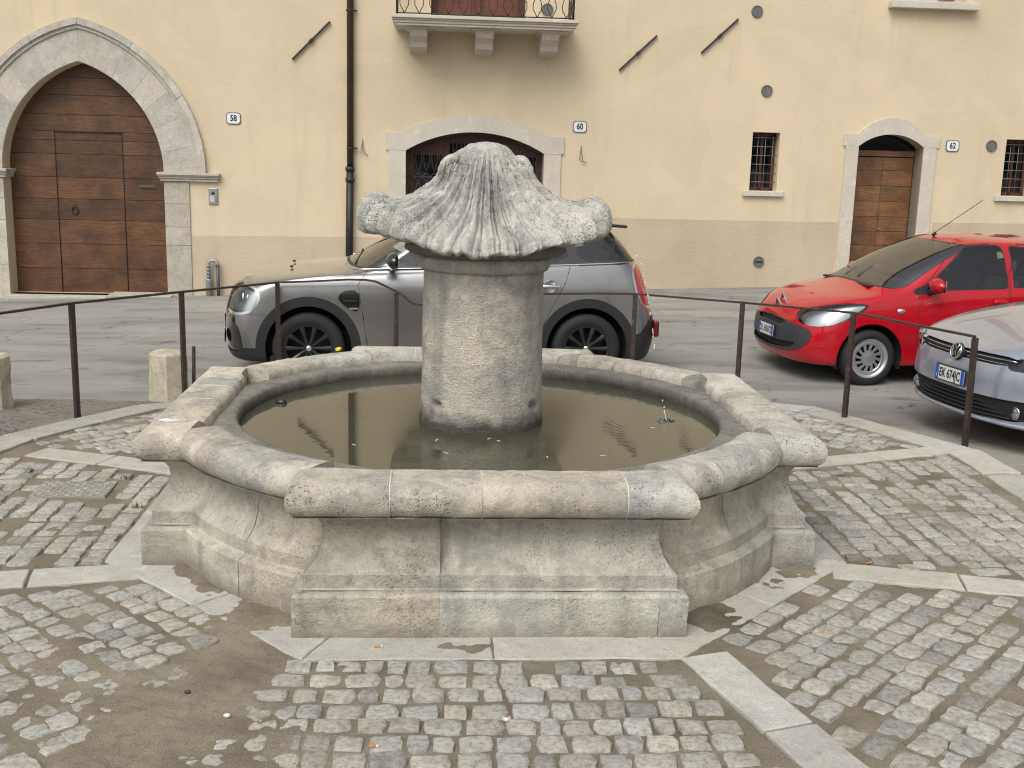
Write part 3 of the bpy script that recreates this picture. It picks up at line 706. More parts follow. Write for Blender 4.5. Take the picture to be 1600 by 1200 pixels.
mb = MB(); pr = [(.30, 1.385), (.338, 1.388), (.352, 1.398), (.362, 1.420), (.364, 1.440), (.358, 1.462), (.340, 1.472), (.20, 1.474)]
mb.lathe(dense(pr, .012), 140); finish(mb.build('drum_collar', M['stone_drum'], fo), .006, 10, 4.4, 60)
mb = MB(); mb.lathe(dense([(.10, 1.462), (.36, 1.464), (.415, 1.478), (.44, 1.500), (.43, 1.53), (.2, 1.56)], .02), 120); finish(mb.build('shell_bed', stone_mat('dark_shell_underside', (.22, .205, .165), (.19, .18, .16), (.10, .095, .085), .5, .3), fo), .012, 8, 5.5, 60)  # bed below the brim gets darker stone tones than the shell
# the scallop shell cap
def shell():
    nt_, na = 150, 760; T = np.linspace(0, 1, nt_)[None, :]; A = (np.arange(na)*2*np.pi/na)[:, None]
    ca, sa = np.cos(A), np.sin(A); side = np.abs(ca)**2.6
    SP = np.array([(.04, 2.058), (.095, 2.05), (.140, 2.01), (.183, 1.955), (.210, 1.905), (.245, 1.855), (.295, 1.803), (.36, 1.757), (.44, 1.728), (.52, 1.722), (.58, 1.738), (.612, 1.725), (.625, 1.675)])
    FP = np.array([(.03, 2.058), (.085, 2.045), (.115, 1.99), (.145, 1.92), (.180, 1.845), (.225, 1.765), (.275, 1.69), (.325, 1.640), (.375, 1.600), (.42, 1.572), (.452, 1.552), (.474, 1.532), (.480, 1.514)])
    def prof(P, T):
        d = np.r_[0, np.cumsum(np.hypot(*np.diff(P, axis=0).T))]; d /= d[-1]; t = T[0]; r_ = np.interp(t, d, P[:, 0]); z_ = np.interp(t, d, P[:, 1])
        k = np.ones(9)/9; r_ = np.convolve(np.r_[[r_[0]]*4, r_, [r_[-1]]*4], k, 'valid'); z_ = np.convolve(np.r_[[z_[0]]*4, z_, [z_[-1]]*4], k, 'valid'); return r_[None, :], z_[None, :]
    rs, zs_ = prof(SP, T); rf, zf_ = prof(FP, T)
    # plan: blend of the two profiles along an elliptical plan
    e = 2.3; rad = (np.abs(ca/rs)**e+np.abs(sa/rf)**e)**(-1/e); zmix = zf_+(zs_-zf_)*side
    # ribs fanning out from the crown
    warp = .35*fbm(ca*1.6, sa*1.6, T*1.3, 3)
    ph = 34*(A+.15*np.sin(2*A))+3.0*warp+1.2*np.sin(5*A+.7)
    big = np.abs(np.sin(ph/2))**.55*2-1.35; fine = np.abs(np.sin(ph*1.02+1.7+2*warp))**.8*2-1.2
    rag = fbm(ca*6+3, sa*6, T*2.2, 4)
    amp = smooth(.08, .36, T)*(.021+.007*T)*(1+.35*side)*np.clip(1+.8*rag, .45, 1.7)
    disp = amp*(big+.42*fine)
    # outward direction of the profile (approx.): steep near the crown, flat at the brim
    dz = np.gradient(zmix, axis=1); dr = np.gradient(rad, axis=1); ln = np.hypot(dz, dr)+1e-9; nr2, nz2 = -dz/ln, dr/ln
    rad = rad+disp*nr2; z = zmix+disp*nz2
    lump = fbm(rad*ca*7, rad*sa*7, z*7, 5); rad = rad+.016*lump*nr2*smooth(0, .2, T); z = z+.015*lump*nz2*smooth(0, .2, T)
    # ragged, chipped brim
    w = smooth(.78, 1.0, T); chip = .5*fbm(ca*9, sa*9, 5., 4)+.5*(np.abs(np.sin(ph/2))-.6)
    rad = rad*(1+w*.070*chip); z = z+w*(.018*fbm(ca*11, sa*11, 8., 3)-.012*(np.abs(np.sin(ph/2))-.5))
    # blocky knobs at both ends
    kn = np.exp(-((np.abs(ca)-1)/.022)**2)*smooth(.72, .86, T); z = z+.014*kn*(1+.9*fbm(ca*20, sa*20, T*9, 2)); rad = rad+.010*kn
    VX, VY, VZ = rad*ca, rad*sa, z
    for sx in (-1, 1):
        d = np.sqrt(((VX-sx*.205)/.060)**2+((VY+.05)/.075)**2+((VZ-1.925)/.09)**2)
        k = np.clip(1-d*.75, 0, 1); k = k*k*(3-2*k)
        VX = VX+sx*.030*k; VY = VY-.035*k; VZ = VZ+.010*k
    ztop = 2.052
    top = np.stack([VX, VY, VZ], -1)
    # underside ring set back below the brim
    th = .030+.080*np.abs(ca)**5+.02*fbm(ca*6, sa*6, 2., 2)
    rings = []
    for f, g in ((1.012, .22), (1.008, .55), (.985, .85), (.94, 1.0), (.80, 1.0+.05)):
        rings.append(np.stack([VX[:, -1]*f, VY[:, -1]*f, VZ[:, -1]-(th*g)[:, 0]+.010*fbm(ca*14, sa*14, g*5, 2)[:, 0]], -1))
    rings.append(np.stack([.28*ca[:, 0], .28*sa[:, 0], 1.50+0*ca[:, 0]], -1))
    allv = np.concatenate([top, np.stack(rings, 1)], 1); W_ = allv.shape[1]
    V = allv.reshape(-1, 3).tolist(); Fq = []
    for i in range(na):
        j = (i+1) % na
        for k in range(W_-1): Fq.append((i*W_+k, i*W_+k+1, j*W_+k+1, j*W_+k))
    c = len(V); V.append((0, 0, ztop+.012))
    for i in range(na): Fq.append((i*W_, ((i+1) % na)*W_, c))
    mb = MB(); mb.add(V, Fq, 0, (1, 1, 1), True)
    for sx in (-1, 1):      # the curled volutes
        pts = [(sx*(.178+.046*math.cos(a)*(1-t_*.5)), -.055-.02*t_, 1.925+.050*math.sin(a)*(1-t_*.5)) for t_, a in [(k/14, 2.2-k*.42) for k in range(15)]]
        pts = [((sx*.35*0+p[0]), p[1]-.02, p[2]) for p in pts]
        mb.tube(pts, [.030*(1-.5*k/14) for k in range(15)], 10)
    o = mb.build('shell_cap', M['stone_shell'], fo); noisy(o.data, .0085, 17, 9.); noisy(o.data, .0038, 48, 3.); o.data.shade_smooth()
shell()
# ------------------------------------------------------------------ water
def water_mat():
    mt, nt, b, o = new_mat('murky_water'); P = geo_pos(nt)
    n = noise_(nt, P, 1.3, 3); c = ramp(nt, n, [(.3, (.050, .050, .031)), (.7, (.066, .065, .041))]); nt.links.new(c, b.inputs['Base Color'])
    b.inputs['Roughness'].default_value = .015; b.inputs['IOR'].default_value = 1.40; b.inputs['Specular IOR Level'].default_value = .7
    sub = N(nt, 'ShaderNodeVectorMath', operation='SUBTRACT'); sub.inputs[1].default_value = (JX, JY, .545); nt.links.new(P, sub.inputs[0])
    ln = N(nt, 'ShaderNodeVectorMath', operation='LENGTH'); nt.links.new(sub.outputs[0], ln.inputs[0]); d = ln.outputs['Value']
    w = math_(nt, 'MULTIPLY', math_(nt, 'SINE', math_(nt, 'MULTIPLY', d, 150.)), math_(nt, 'POWER', 2.718, math_(nt, 'MULTIPLY', d, -5.5)))
    mp = N(nt, 'ShaderNodeMapping'); mp.inputs['Scale'].default_value = (1, 1.6, 1); nt.links.new(P, mp.inputs[0])
    h = math_(nt, 'ADD', math_(nt, 'MULTIPLY', w, .9), math_(nt, 'MULTIPLY', noise_(nt, mp.outputs[0], 9, 3, .5, .4), .5))
    bump(nt, b, h, .045, .01); return mt
JX, JY = 1.063, .0
def jet_target():
    global JX, JY
    # where the drip lands, right of the drum
    JX, JY = 1.050, .080
jet_target()
mb = MB(); mb.lathe([(.0, .545), (.4, .545), (.9, .545), (1.335, .545)], 96); wa = mb.build('water', water_mat()); tag(wa, kind='structure'); wa.rotation_euler = (0, 0, FR)
# ================================================================== building
PSI = .06; WZ0 = -.6
bo = empty('building', (0, 11, 0), PSI, 'long cream plastered house front with beige plinth, arched doorways and a balcony', 'building')
W3 = lambda a, b, d: Vector((a, -d, b))
def arc_pts(xl, xr, zs, zt, n=24):
    "segmental arch from (xl,zs) over (mid,zt) to (xr,zs)"
    w = (xr-xl)/2; h = zt-zs; r_ = (w*w+h*h)/(2*h); cx_ = (xl+xr)/2; cz = zt-r_; a = math.asin(min(1, w/r_))
    return [(cx_+r_*math.sin(-a+2*a*k/n), cz+r_*math.cos(-a+2*a*k/n)) for k in range(n+1)]
def gothic(xl, xr, zs, zt, n=16, bul=1.0):
    "pointed arch; each side an arc bulging outwards"
    cx_ = (xl+xr)/2; w = (xr-xl)/2; h = zt-zs; r_ = (w*w+h*h)/(2*w); c = r_-w     # centre of the left side at cx+c: vertical at the springing
    L = []; a1 = math.atan2(h, -c)
    for k in range(n+1):
        a = math.pi+(a1-math.pi)*k/n; L.append((cx_+c+r_*math.cos(a), zs+r_*math.sin(a)))
    return L+[(2*cx_-x_, z_) for x_, z_ in L[::-1][1:]]
ZS = 1.60
gi = gothic(-7.17, -4.872, ZS, 3.14)
a60 = arc_pts(-1.318, .756, 2.01, 2.298); a62 = arc_pts(5.60, 6.63, 2.255, 2.442)
hole58 = [(-7.17, WZ0+.36)]+gi+[(-4.872, WZ0+.36)]
hole60 = [(-1.318, WZ0+.45)]+a60+[(.756, WZ0+.45)]
hole62 = [(5.60, WZ0+.55)]+a62+[(6.63, WZ0+.55)]
rect = lambda x0, x1, z0, z1: [(x0, z0), (x0, z1), (x1, z1), (x1, z0)]
bw = rect(-.965, .425, 3.86, 6.3); w1 = rect(3.94, 4.365, 1.54, 2.42); w2 = rect(7.95, 8.42, 1.555, 2.42)
wt = rect(5.98, 7.08, 4.39, 6.2); wa_ = rect(-6.6, -5.5, 5.2, 6.9)
fill2d('wall', [rect(-14, 16, WZ0, 8.6), hole58, hole60, hole62, bw, w1, w2, wt], -.42, 0.0, W3, M['plaster'], bo)
mb = MB(); mb.box((1, .6, 8.8), (30.6, 1.7, .25)); mb.box((1, 4, 4), (29.8, 7.1, 9.1)); mb.build('roof_eaves', plain('roof_and_shell', (.22, .15, .10), .9), bo)
# beige plinth, stepped with the slope of the street
def plinth(x0, x1, z1, z1b=None):
    z1b = z1 if z1b is None else z1b
    fill2d('plinth', [[(x0, WZ0+.01), (x0, z1), (x1, z1b), (x1, WZ0+.01)]], -.01, .006, W3, M['plinth'], bo)
plinth(-14, -7.66, .62); plinth(-4.508, -1.603, .68, .715); plinth(1.035, 5.375, 1.075, 1.09); plinth(6.905, 16, 1.12, 1.2)
# --- pointed portal
def voussoirs(name, inner, outer, d0, d1, mt, tints=.1, gap=.004, sub=1):
    mb = MB()
    for i in range(len(inner)-1):
        a, b, c, d = inner[i], inner[i+1], outer[i+1], outer[i]
        ctr = ((a[0]+b[0]+c[0]+d[0])/4, (a[1]+b[1]+c[1]+d[1])/4); g = rnd.uniform(1-tints, 1+tints*.6)
        sh = lambda p: (p[0]+(ctr[0]-p[0])*gap*2, p[1]+(ctr[1]-p[1])*gap*2)
        mb.prism([sh(p) for p in (a, b, c, d)], d0, d1, W3, 0, (g*1.01, g, g*.98))
    return mb.build(name, mt, bo)
def resample(P, n):
    L = [0]
    for a, b in zip(P, P[1:]): L.append(L[-1]+math.dist(a, b))
    out = []
    for k in range(n+1):
        t = L[-1]*k/n; i = max(0, min(len(P)-2, next((j-1 for j, l in enumerate(L) if l >= t-1e-9), 1))); i = max(0, i)
        u = (t-L[i])/max(1e-9, L[i+1]-L[i]); out.append((P[i][0]+(P[i+1][0]-P[i][0])*u, P[i][1]+(P[i+1][1]-P[i][1])*u))
    return out
def ring_part(name, inner, outer, cuts, d0, d1, mt, parent=bo, gap=.0022):
    "arch ring of stones between two matching polylines; cuts are indices where joints fall"
    mb = MB(); n = len(inner)-1
    for c0, c1 in zip(cuts, cuts[1:]):
        g = rnd.uniform(.9, 1.07); w = rnd.uniform(-.02, .02)
        poly = inner[c0:c1+1]+outer[c0:c1+1][::-1]
        cx_ = sum(p[0] for p in poly)/len(poly); cz_ = sum(p[1] for p in poly)/len(poly)
        poly = [(cx_+(p[0]-cx_)*(1-gap*3), cz_+(p[1]-cz_)*(1-gap*3)) for p in poly]
        # quads strip instead of one ngon
        k = c1-c0; A, B = poly[:k+1], poly[k+1:][::-1]
        V = [W3(*p, d1) for p in A]+[W3(*p, d1) for p in B]+[W3(*p, d0) for p in A]+[W3(*p, d0) for p in B]; m_ = k+1; Fq = []
        for i in range(k):
            Fq += [(i, i+1, m_+i+1, m_+i), (2*m_+i, 2*m_+i+1, i+1, i), (m_+i, m_+i+1, 3*m_+i+1, 3*m_+i)]
        Fq += [(0, m_, 3*m_, 2*m_), (k, 2*m_+k, 3*m_+k, m_+k)]
        mb.add(V, Fq, 0, (g*(1+w), g, g*(1-w)))
    return mb.build(name, mt, parent)
NI = 72
gin = resample(gothic(-7.175, -4.868, ZS, 3.145, 40), NI); gout = resample(gothic(-7.60, -4.40, ZS, 3.60, 40), NI); gmo = resample(gothic(-7.74, -4.25, ZS, 3.745, 40), NI)
cuts = [0, 5, 10, 16, 21, 27, 32, 36, 40, 45, 51, 56, 61, 67, 72]
mb = MB(); mb.box((-6.02, -.0005, 1.2), (3.0, .012, .01)); 
ring_part('arch_stones', gin, gout, cuts, -.40, .018, M['stone_portal'])
gm1 = resample(gothic(-7.655, -4.345, ZS, 3.655, 40), NI)
ring_part('arch_moulding', gout, gm1, [0, 14, 27, 36, 46, 58, 72], -.01, .042, M['stone_portal'])
ring_part('arch_moulding', gm1, gmo, [0, 14, 27, 36, 46, 58, 72], -.01, .075, M['stone_portal'])
for sx in (0, 1):       # jambs and moulded imposts
    xa, xb = ((-4.872, -4.505) if sx else (-7.66, -7.17)); mb = MB(); z = -.42
    hts = [.42+.75, .32, .33, .0]
    zz = [-.42, .53, .80, 1.14, 1.47] if sx else [-.42, .20, .60, .86, 1.18, 1.47]
    for a, b in zip(zz, zz[1:]):
        g = rnd.uniform(.86, 1.05); mb.box(((xa+xb)/2, .19, (a+b)/2), (xb-xa-.002, .43, b-a-.005), bev=.004, col=(g*1.01, g, g*.96))
    mb.build('door_jamb', M['stone_portal'], bo)
    mb = MB(); x0, x1 = (-4.955, -4.045) if sx else (-8.1, -7.09)
    for (z0, z1, o, e) in ((1.475, 1.515, .035, .035), (1.515, 1.545, .055, .02), (1.545, 1.565, .075, .008), (1.565, 1.60, .095, 0)):
        mb.box(((x0+x1)/2, .19-o/2+.0, (z0+z1)/2), (x1-x0-2*e, .42+o, z1-z0-.0), bev=.004)
    mb.build('impost', M['stone_portal'], bo)
mb = MB(); mb.box((-6.45, .0, -.29), (1.45, .42, .10), bev=.01); mb.box((-5.25, .0, -.27), (.93, .42, .12), bev=.01, col=(.9, .9, .88)); mb.build('door_sill', M['stone_portal'], bo)
# --- portal door leaf of horizontal boards
def board_door(name, x0, x1, zrows, cols, zclip, dep, mt, rough=.12):
    mb = MB()
    for a, b in zip(zrows, zrows[1:]):
        cc = cols(a) 
        for c0, c1 in zip(cc, cc[1:]):
            xl, xr = max(x0, c0), min(x1, c1)
            top = b-.006
            if zclip is not None:
                wa0, wb0 = zclip(a+.001), zclip(top)
                if wa0 is None: continue
                pl = [(max(xl+.003, wa0[0]), a), (min(xr-.003, wa0[1]), a)]
                if wb0 is None: wb0 = ((wa0[0]+wa0[1])/2-.01, (wa0[0]+wa0[1])/2+.01)
                pl += [(min(xr-.003, wb0[1]), top), (max(xl+.003, wb0[0]), top)]
                if pl[1][0]-pl[0][0] < .01: continue
            else: pl = [(xl+.003, a), (xr-.003, a), (xr-.003, top), (xl+.003, top)]
            g = rnd.uniform(.72, 1.25); mb.prism(pl, dep-.03, dep+rnd.uniform(-.002, .002), W3, 0, (g, g*rnd.uniform(.95, 1.03), g*rnd.uniform(.9, 1.05)))
    return mb
dr = tag(MB().box((-6.02, .335, 1.35), (2.6, .02, 3.7)).build('portal_door', M['dark'], bo))
def clipG(z):
    if z <= ZS: return (-7.3, -4.7)
    P = gothic(-7.3, -4.74, ZS, 3.24, 60); L = [p for p in P[:61]]
    for p, q in zip(L, L[1:]):
        if p[1] <= z <= q[1]: u = (z-p[1])/(q[1]-p[1]+1e-9); x_ = p[0]+(q[0]-p[0])*u; return (x_, -12.04-x_)
    return None
zr = [-.24, .13, .50, .86, 1.17, 1.49, 1.83, 2.03, 2.16, 2.40, 2.68, 2.93, 3.20]
o = board_door('p', -7.3, -4.7, zr, lambda a: [-7.3, -6.505, -5.53, -4.7] if a < 2.1 else [-7.3, -4.7], clipG, -.28, M['wood']).build('door_boards', M['wood'], dr)
mb = MB(); mb.tube([(-6.505, .272, -.24), (-6.505, .272, 2.14)], .006, 4); mb.tube([(-5.53, .272, -.24), (-5.53, .272, 2.14)], .006, 4); mb.tube([(-6.505, .272, 2.145), (-5.53, .272, 2.145)], .006, 4); mb.build('wicket_gap', M['dark'], dr)
mb = MB(); mb.tube([(-6.26+.045*math.cos(a), .262-.0, 1.0+.055*math.sin(a)) for a in np.linspace(0, 2*math.pi, 20)[:-1]], .010, 6, closed=True); mb.lathe([(0, .005), (.022, .004), (.026, 0)], 14, 'Y', (-6.26, .262, 1.06)); mb.build('ring_knocker', M['iron'], dr)
mb = MB(); mb.box((-5.18, .272, 1.37), (.24, .012, .05), bev=.004); mb.box((-5.18, .264, 1.365), (.20, .008, .018), col=(2, 2, 2)); mb.build('letter_slot', plain('old_brass', (.09, .08, .06), .5, .4), dr)
# --- door 60: wide arch with an iron grille
def frame_ring(name, xl, xr, zs, zt, t, shoulder, zbot, d1=.028, cuts=None, wj=None):
    inn = [(xl, zbot)]+arc_pts(xl, xr, zs, zt, 24)+[(xr, zbot)]
    ins = arc_pts(xl, xr, zs, zt, 24); xlo, xro = xl-t-.02, xr+t+.02
    out = arc_pts(xlo+.22, xro-.22, shoulder, zt+.245, 24)
    mb = MB()
    for i in range(24):
        g = 1.0 if i < 12 else .985; V = [W3(*ins[i], d1), W3(*ins[i+1], d1), W3(*out[i+1], d1), W3(*out[i], d1)]+[W3(*ins[i], -.3), W3(*ins[i+1], -.3), W3(*out[i+1], -.01), W3(*out[i], -.01)]
        mb.add(V, [(0, 1, 2, 3), (4, 5, 1, 0), (3, 2, 6, 7)], 0, (g, g, g))
    for sgn, (xi, xo) in ((0, (xl, xlo)), (1, (xr, xro))):
        i = 0 if sgn == 0 else 24; a, b = sorted((xi, xo)); oi = out[i]
        pl = [(xi, zs-.004), (xi, zs), oi, (xo, shoulder), (xo, zs+.0)] if True else 0
        mb.prism([(xi, zs+.001), oi, (xo, shoulder), (xo, zs+.001)], -.01, d1, W3, 0, (.98, .98, .98))
        a2, b2 = (xi, xi-t+.02) if sgn == 0 else (xi, xi+t-.02); a2, b2 = sorted((a2, b2))
        mb.box(((a2+b2)/2, .15-d1/2, (zbot+zs-.003)/2), (b2-a2, .30+d1, zs-.003-zbot), col=(1.0, .99, .97))
    return mb.build(name, M['stone_smooth'], bo, angle=R(30))
frame_ring('door_surround', -1.318, .756, 2.01, 2.298, .275, 2.262, -.2)
frame_ring('door_surround', 5.600, 6.630, 2.255, 2.442, .225, 2.43, -.1)
d60 = MB().prism([(-1.318, -.15)]+a60+[(.756, -.15)], -.34, -.30, W3).build('glazed_door', M['wood_red'], bo)
mb = MB()
for (x0, x1, z0, z1) in ((-1.2, -.78, 1.25, 1.95), (-.66, -.33, 1.25, 2.13), (-.2, .16, 1.25, 2.13), (.28, .66, 1.25, 1.95), (-1.2, -.78, .5, 1.1), (-.66, -.33, .5, 1.1), (-.2, .16, .5, 1.1), (.28, .66, .5, 1.1)):
    mb.box(((x0+x1)/2, .296, (z0+z1)/2), (x1-x0, .008, z1-z0))
mb.build('door_pane', M['pane'], d60)
mb = MB()
mb.box((-.28, .29, 1.75), (.34, .006, .05), col=(1, 1, 1)); mb.build('pane_sticker', plain('grey_sticker', (.16, .17, .19), .5), d60)
mb = MB(); zt60 = lambda x_: 2.298-(.288)*((x_+.281)/1.037)**2-.03
for z_ in (1.62, 1.28, .4, -.05): mb.tube([(-1.31, .18, z_), (.75, .18, z_)], .010, 6)
for k in range(17):
    x_ = -1.25+k*.1213; mb.tube([(x_, .18, -.15), (x_, .18, 1.28)], .007, 5)
    w_ = .045; top = zt60(x_)
    for s_ in (-1, 1): mb.tube([(x_+s_*w_*math.sin(math.pi*u), .18, 1.69+(top-1.69)*u) for u in np.linspace(0, 1, 8)], .006, 5)
    for s_ in (-1, 1): mb.tube([(x_+s_*w_*math.sin(math.pi*u), .18, 1.28+.27*u) for u in np.linspace(0, 1, 6)], .006, 5)
    mb.tube([(x_+.05*math.cos(a), .18, 1.62+.055*math.sin(a)) for a in np.linspace(0, 2*math.pi, 13)[:-1]], .006, 5, closed=True)
mb.tube([W3(p[0]*.992-.002, p[1]-.02, -.18) for p in a60], .010, 6)
mb.build('door_grille', plain('grey_iron_grille', (.075, .075, .078), .5, .4), bo)
# --- door 62
d62 = MB().prism([(5.6, 0.0)]+a62+[(6.63, 0.0)], -.34, -.29, W3).build('front_door', M['dark'], bo)
mb = board_door('q', 5.62, 6.61, [.05, .28, .50, .73, .95, 1.18, 1.42, 1.66, 1.90, 2.10], lambda a: [5.62, 6.118, 6.61], None, -.262, M['wood_light']); mb.box((6.115, .27, 2.155), (1.0, .05, .09), bev=.004); mb.build('door_boards', M['wood_light'], d62)
mb = MB(); mb.prism([(5.61, 2.205)]+[(x_, z_-.01) for x_, z_ in a62 if z_ > 2.21]+[(6.62, 2.205)], -.285, -.275, W3); mb.build('fanlight', M['pane'], d62)
mb = MB(); mb.lathe([(0, -.03), (.014, -.028), (.016, -.018), (.008, 0)], 12, 'Y', (6.135, .262, .98)); mb.build('door_knob', plain('brass', (.35, .25, .10), .4, .8), d62)
# --- small barred windows
def small_window(x0, x1, z0, z1):
    f = MB()
    for (a, b, c, d) in ((x0, x0+.05, z0, z1), (x1-.05, x1, z0, z1), (x0, x1, z0, z0+.05), (x0, x1, z1-.05, z1), ((x0+x1)/2-.02, (x0+x1)/2+.02, z0, z1)):
        f.box(((a+b)/2, .225, (c+d)/2), (b-a, .04, d-c))
    wo_ = f.build('window', M['wood_red'], bo)
    MB().box(((x0+x1)/2, .235, (z0+z1)/2), (x1-x0, .01, z1-z0)).build('pane', M['pane'], wo_)
    MB().box(((x0+x1)/2, .38, (z0+z1)/2), (x1-x0+.3, .01, z1-z0+.3)).build('dark_room', plain('dim_room', (.05, .048, .045), .9), wo_)
    g = MB()
    for k in range(1, 7): z_ = z0+(z1-z0)*k/6.6; g.tube([(x0-.01, .10, z_), (x1+.01, .10, z_)], .0075, 6)
    for k in (1, 2, 3): x_ = x0+(x1-x0)*k/3.6; g.tube([(x_, .10, z0), (x_, .10, z1)], .006, 6)
    g.build('window_bars', plain('grey_bars', (.16, .165, .17), .5, .5), wo_)
    s = MB(); s.box(((x0+x1)/2, .06, z0-.04), (x1-x0+.21, .24, .078), bev=.006); s.build('window_sill', M['stone_smooth'], wo_)
small_window(3.94, 4.365, 1.54, 2.42); small_window(7.95, 8.42, 1.555, 2.42)
s = MB(); s.box((6.55, .02, 4.335), (1.36, .34, .10), bev=.008); u_ = MB(); u_.box((6.53, .2, 5.3), (1.1, .05, 1.82)); uw = u_.build('window', plain('pale_window_frame', (.50, .47, .41), .5), bo); MB().box((6.835, .165, 5.32), (.25, .02, 1.74), bev=.004).build('shutter', plain('red_shutter', (.30, .035, .025), .5), uw); s.build('window_sill', M['stone_smooth'], uw)
# --- balcony
ba = MB()
for (z0, z1, o, e) in ((3.722, 3.755, .76, .05), (3.755, 3.79, .78, .028), (3.79, 3.815, .80, .012), (3.815, 3.86, .83, 0)):
    ba.box((-.2, -o/2+.05, (z0+z1)/2), (2.62-2*e, o+.1, z1-z0), bev=.005)
bs = ba.build('balcony', M['stone_smooth'], bo)
for xc in (-1.14, -.2, .74):
    c = MB(); P_ = [(0, 3.70), (.62, 3.70), (.62, 3.66), (.58, 3.60), (.50, 3.575), (.44, 3.53), (.42, 3.46), (.0, 3.40)]
    V = [(xc-.125, -a, b) for a, b in P_]+[(xc+.125, -a, b) for a, b in P_]; n_ = len(P_)
    c.add(V, [tuple(range(n_)), tuple(range(2*n_-1, n_-1, -1))]+[(i, i+n_, (i+1) % n_+n_, (i+1) % n_) for i in range(n_)])
    c.box((xc, -.33, 3.71), (.36, .68, .022), bev=.004); c.build('corbel', M['stone_smooth'], bs)
rl = MB(); Yb = -.74; x0, x1 = -1.44, 1.04
def belly(x_, y_, ax_, dz=0):
    d = (1, 0) if ax_ == 'x' else (0, 1); P_ = []
    for s_ in (-1, 1):
        pts = []
        for t, off in ((0, 0), (.06, .03), (.10, .055), (.15, .062), (.20, .052), (.26, .03), (.34, .027), (1.0, .027)):
            pts.append((x_+d[0]*s_*off, y_+d[1]*s_*off, 3.885+t))
        rl.tube(pts, .0065, 5)
n_ = 12
for k in range(n_): belly(x0+(k+.5)*(x1-x0)/n_, Yb, 'x')
for k in range(3):
    for xx in (x0, x1): belly(xx, Yb+.12+k*.22, 'y')
for z_ in (3.885, 4.88): rl.tube([(x0, 0, z_), (x0, Yb, z_), (x1, Yb, z_), (x1, 0, z_)], .009, 6)
for xx in (x0, x1): rl.tube([(xx, Yb, 3.86), (xx, Yb, 4.9)], .013, 6)
rl.build('balcony_railing', M['iron'], bs)
bd = MB(); bd.box((-.27, .25, 5.05), (1.38, .06, 2.4)); bdo = bd.build('balcony_door', M['wood_red'], bo)
mb = MB()
for xc in (-.62, .08):
    for (a, b) in ((3.98, 4.38), (4.46, 5.3)): mb.box((xc, .215, (a+b)/2), (.50, .014, b-a), bev=.006, col=(1.25, 1.2, 1.2))
mb.build('door_panel', M['wood_red'], bdo)
mb = MB(); mb.box((-.27, .205, 4.5), (.05, .02, 1.3)); mb.build('meeting_rail', M['wood_red'], bdo)
# --- downpipe
mb = MB(); mb.tube([(-2.118, -.075, 8.4), (-2.135, -.075, 1.72)], .050, 14); mb.build('downpipe', plain('brown_copper_pipe', (.075, .048, .036), .42, .5, var=.2), bo)
dp = bo.children[-1] if False else [o_ for o_ in bpy.data.objects if o_.name.startswith('downpipe')][0]
mb = MB(); mb.tube([(-2.138, -.08, 1.72), (-2.165, -.08, -.25)], .055, 14); mb.build('iron_shoe', plain('dark_cast_iron', (.028, .027, .026), .5, .4, var=.2), dp)
for z_ in (1.72, 1.56): mb = MB(); mb.lathe([(.054, -.03), (.068, -.028), (.068, .028), (.054, .03)], 16, 'Z', (-2.140, -.08, z_)); mb.build('pipe_collar', M['iron'], dp)
for z_ in (2.02, 3.97): mb = MB(); mb.lathe([(.05, -.012), (.058, -.01), (.058, .01), (.05, .012)], 16, 'Z', (-2.133, -.075, z_)); mb.box((-2.06, -.04, z_), (.06, .02, .02)); mb.box((-2.133, -.02, z_), (.02, .06, .02)); mb.build('pipe_bracket', M['iron'], dp)
# --- tie-rod anchors, vents
for (a, b) in (((-2.972, 3.262), (-2.423, 3.808)), ((1.839, 3.259), (2.382, 3.771)), ((3.063, 3.546), (3.593, 4.049))):
    mb = MB(); ax, az = a; bx_, bz = b; L = math.dist(a, b); an = math.atan2(bz-az, bx_-ax); c_ = ((ax+bx_)/2, (az+bz)/2)
    rt_ = Matrix.Rotation(-an, 3, 'Y'); mb.box((c_[0], -.028, c_[1]), (L, .03, .026), rt_, bev=.004); mb.box((c_[0], -.034, c_[1]), (.075, .05, .045), rt_, bev=.012); mb.build('tie_rod_anchor', M['iron'], bo)
for (x_, z_, k) in ((3.876, 4.168, 0), (4.107, 3.031, 0), (7.713, 2.313, 0), (4.166, .452, 1), (.737, 4.086, 0)):
    mb = MB(); mb.lathe([(0, -.018), (.070, -.018), (.074, -.026), (.084, -.024), (.088, 0)], 28, 'Y', (x_, 0, z_)); v_ = mb.build('vent_cover', plain('grey_vent', (.125, .125, .12), .6, var=.15), bo, angle=R(40))
    if k: mb = MB(); mb.box((x_, -.024, z_), (.11, .008, .016)); mb.build('vent_slot', M['dark'], v_)
for (x_, z_, s_) in ((-1.926, 2.038, 1), (1.348, 2.03, -1)):   # loose wires left for wall lamps
    mb = MB(); mb.tube([(x_-.03, -.005, z_+.12), (x_-.03, -.03, z_+.02), (x_-.01, -.05, z_-.07), (x_+.03*s_, -.04, z_-.11), (x_+.05, -.03, z_-.13)], .006, 5); mb.tube([(x_-.03, -.005, z_+.12), (x_-.05, -.03, z_-.02), (x_-.055, -.04, z_-.10)], .005, 5); mb.build('loose_wire', plain('grey_wire', (.16, .15, .13), .6), bo)
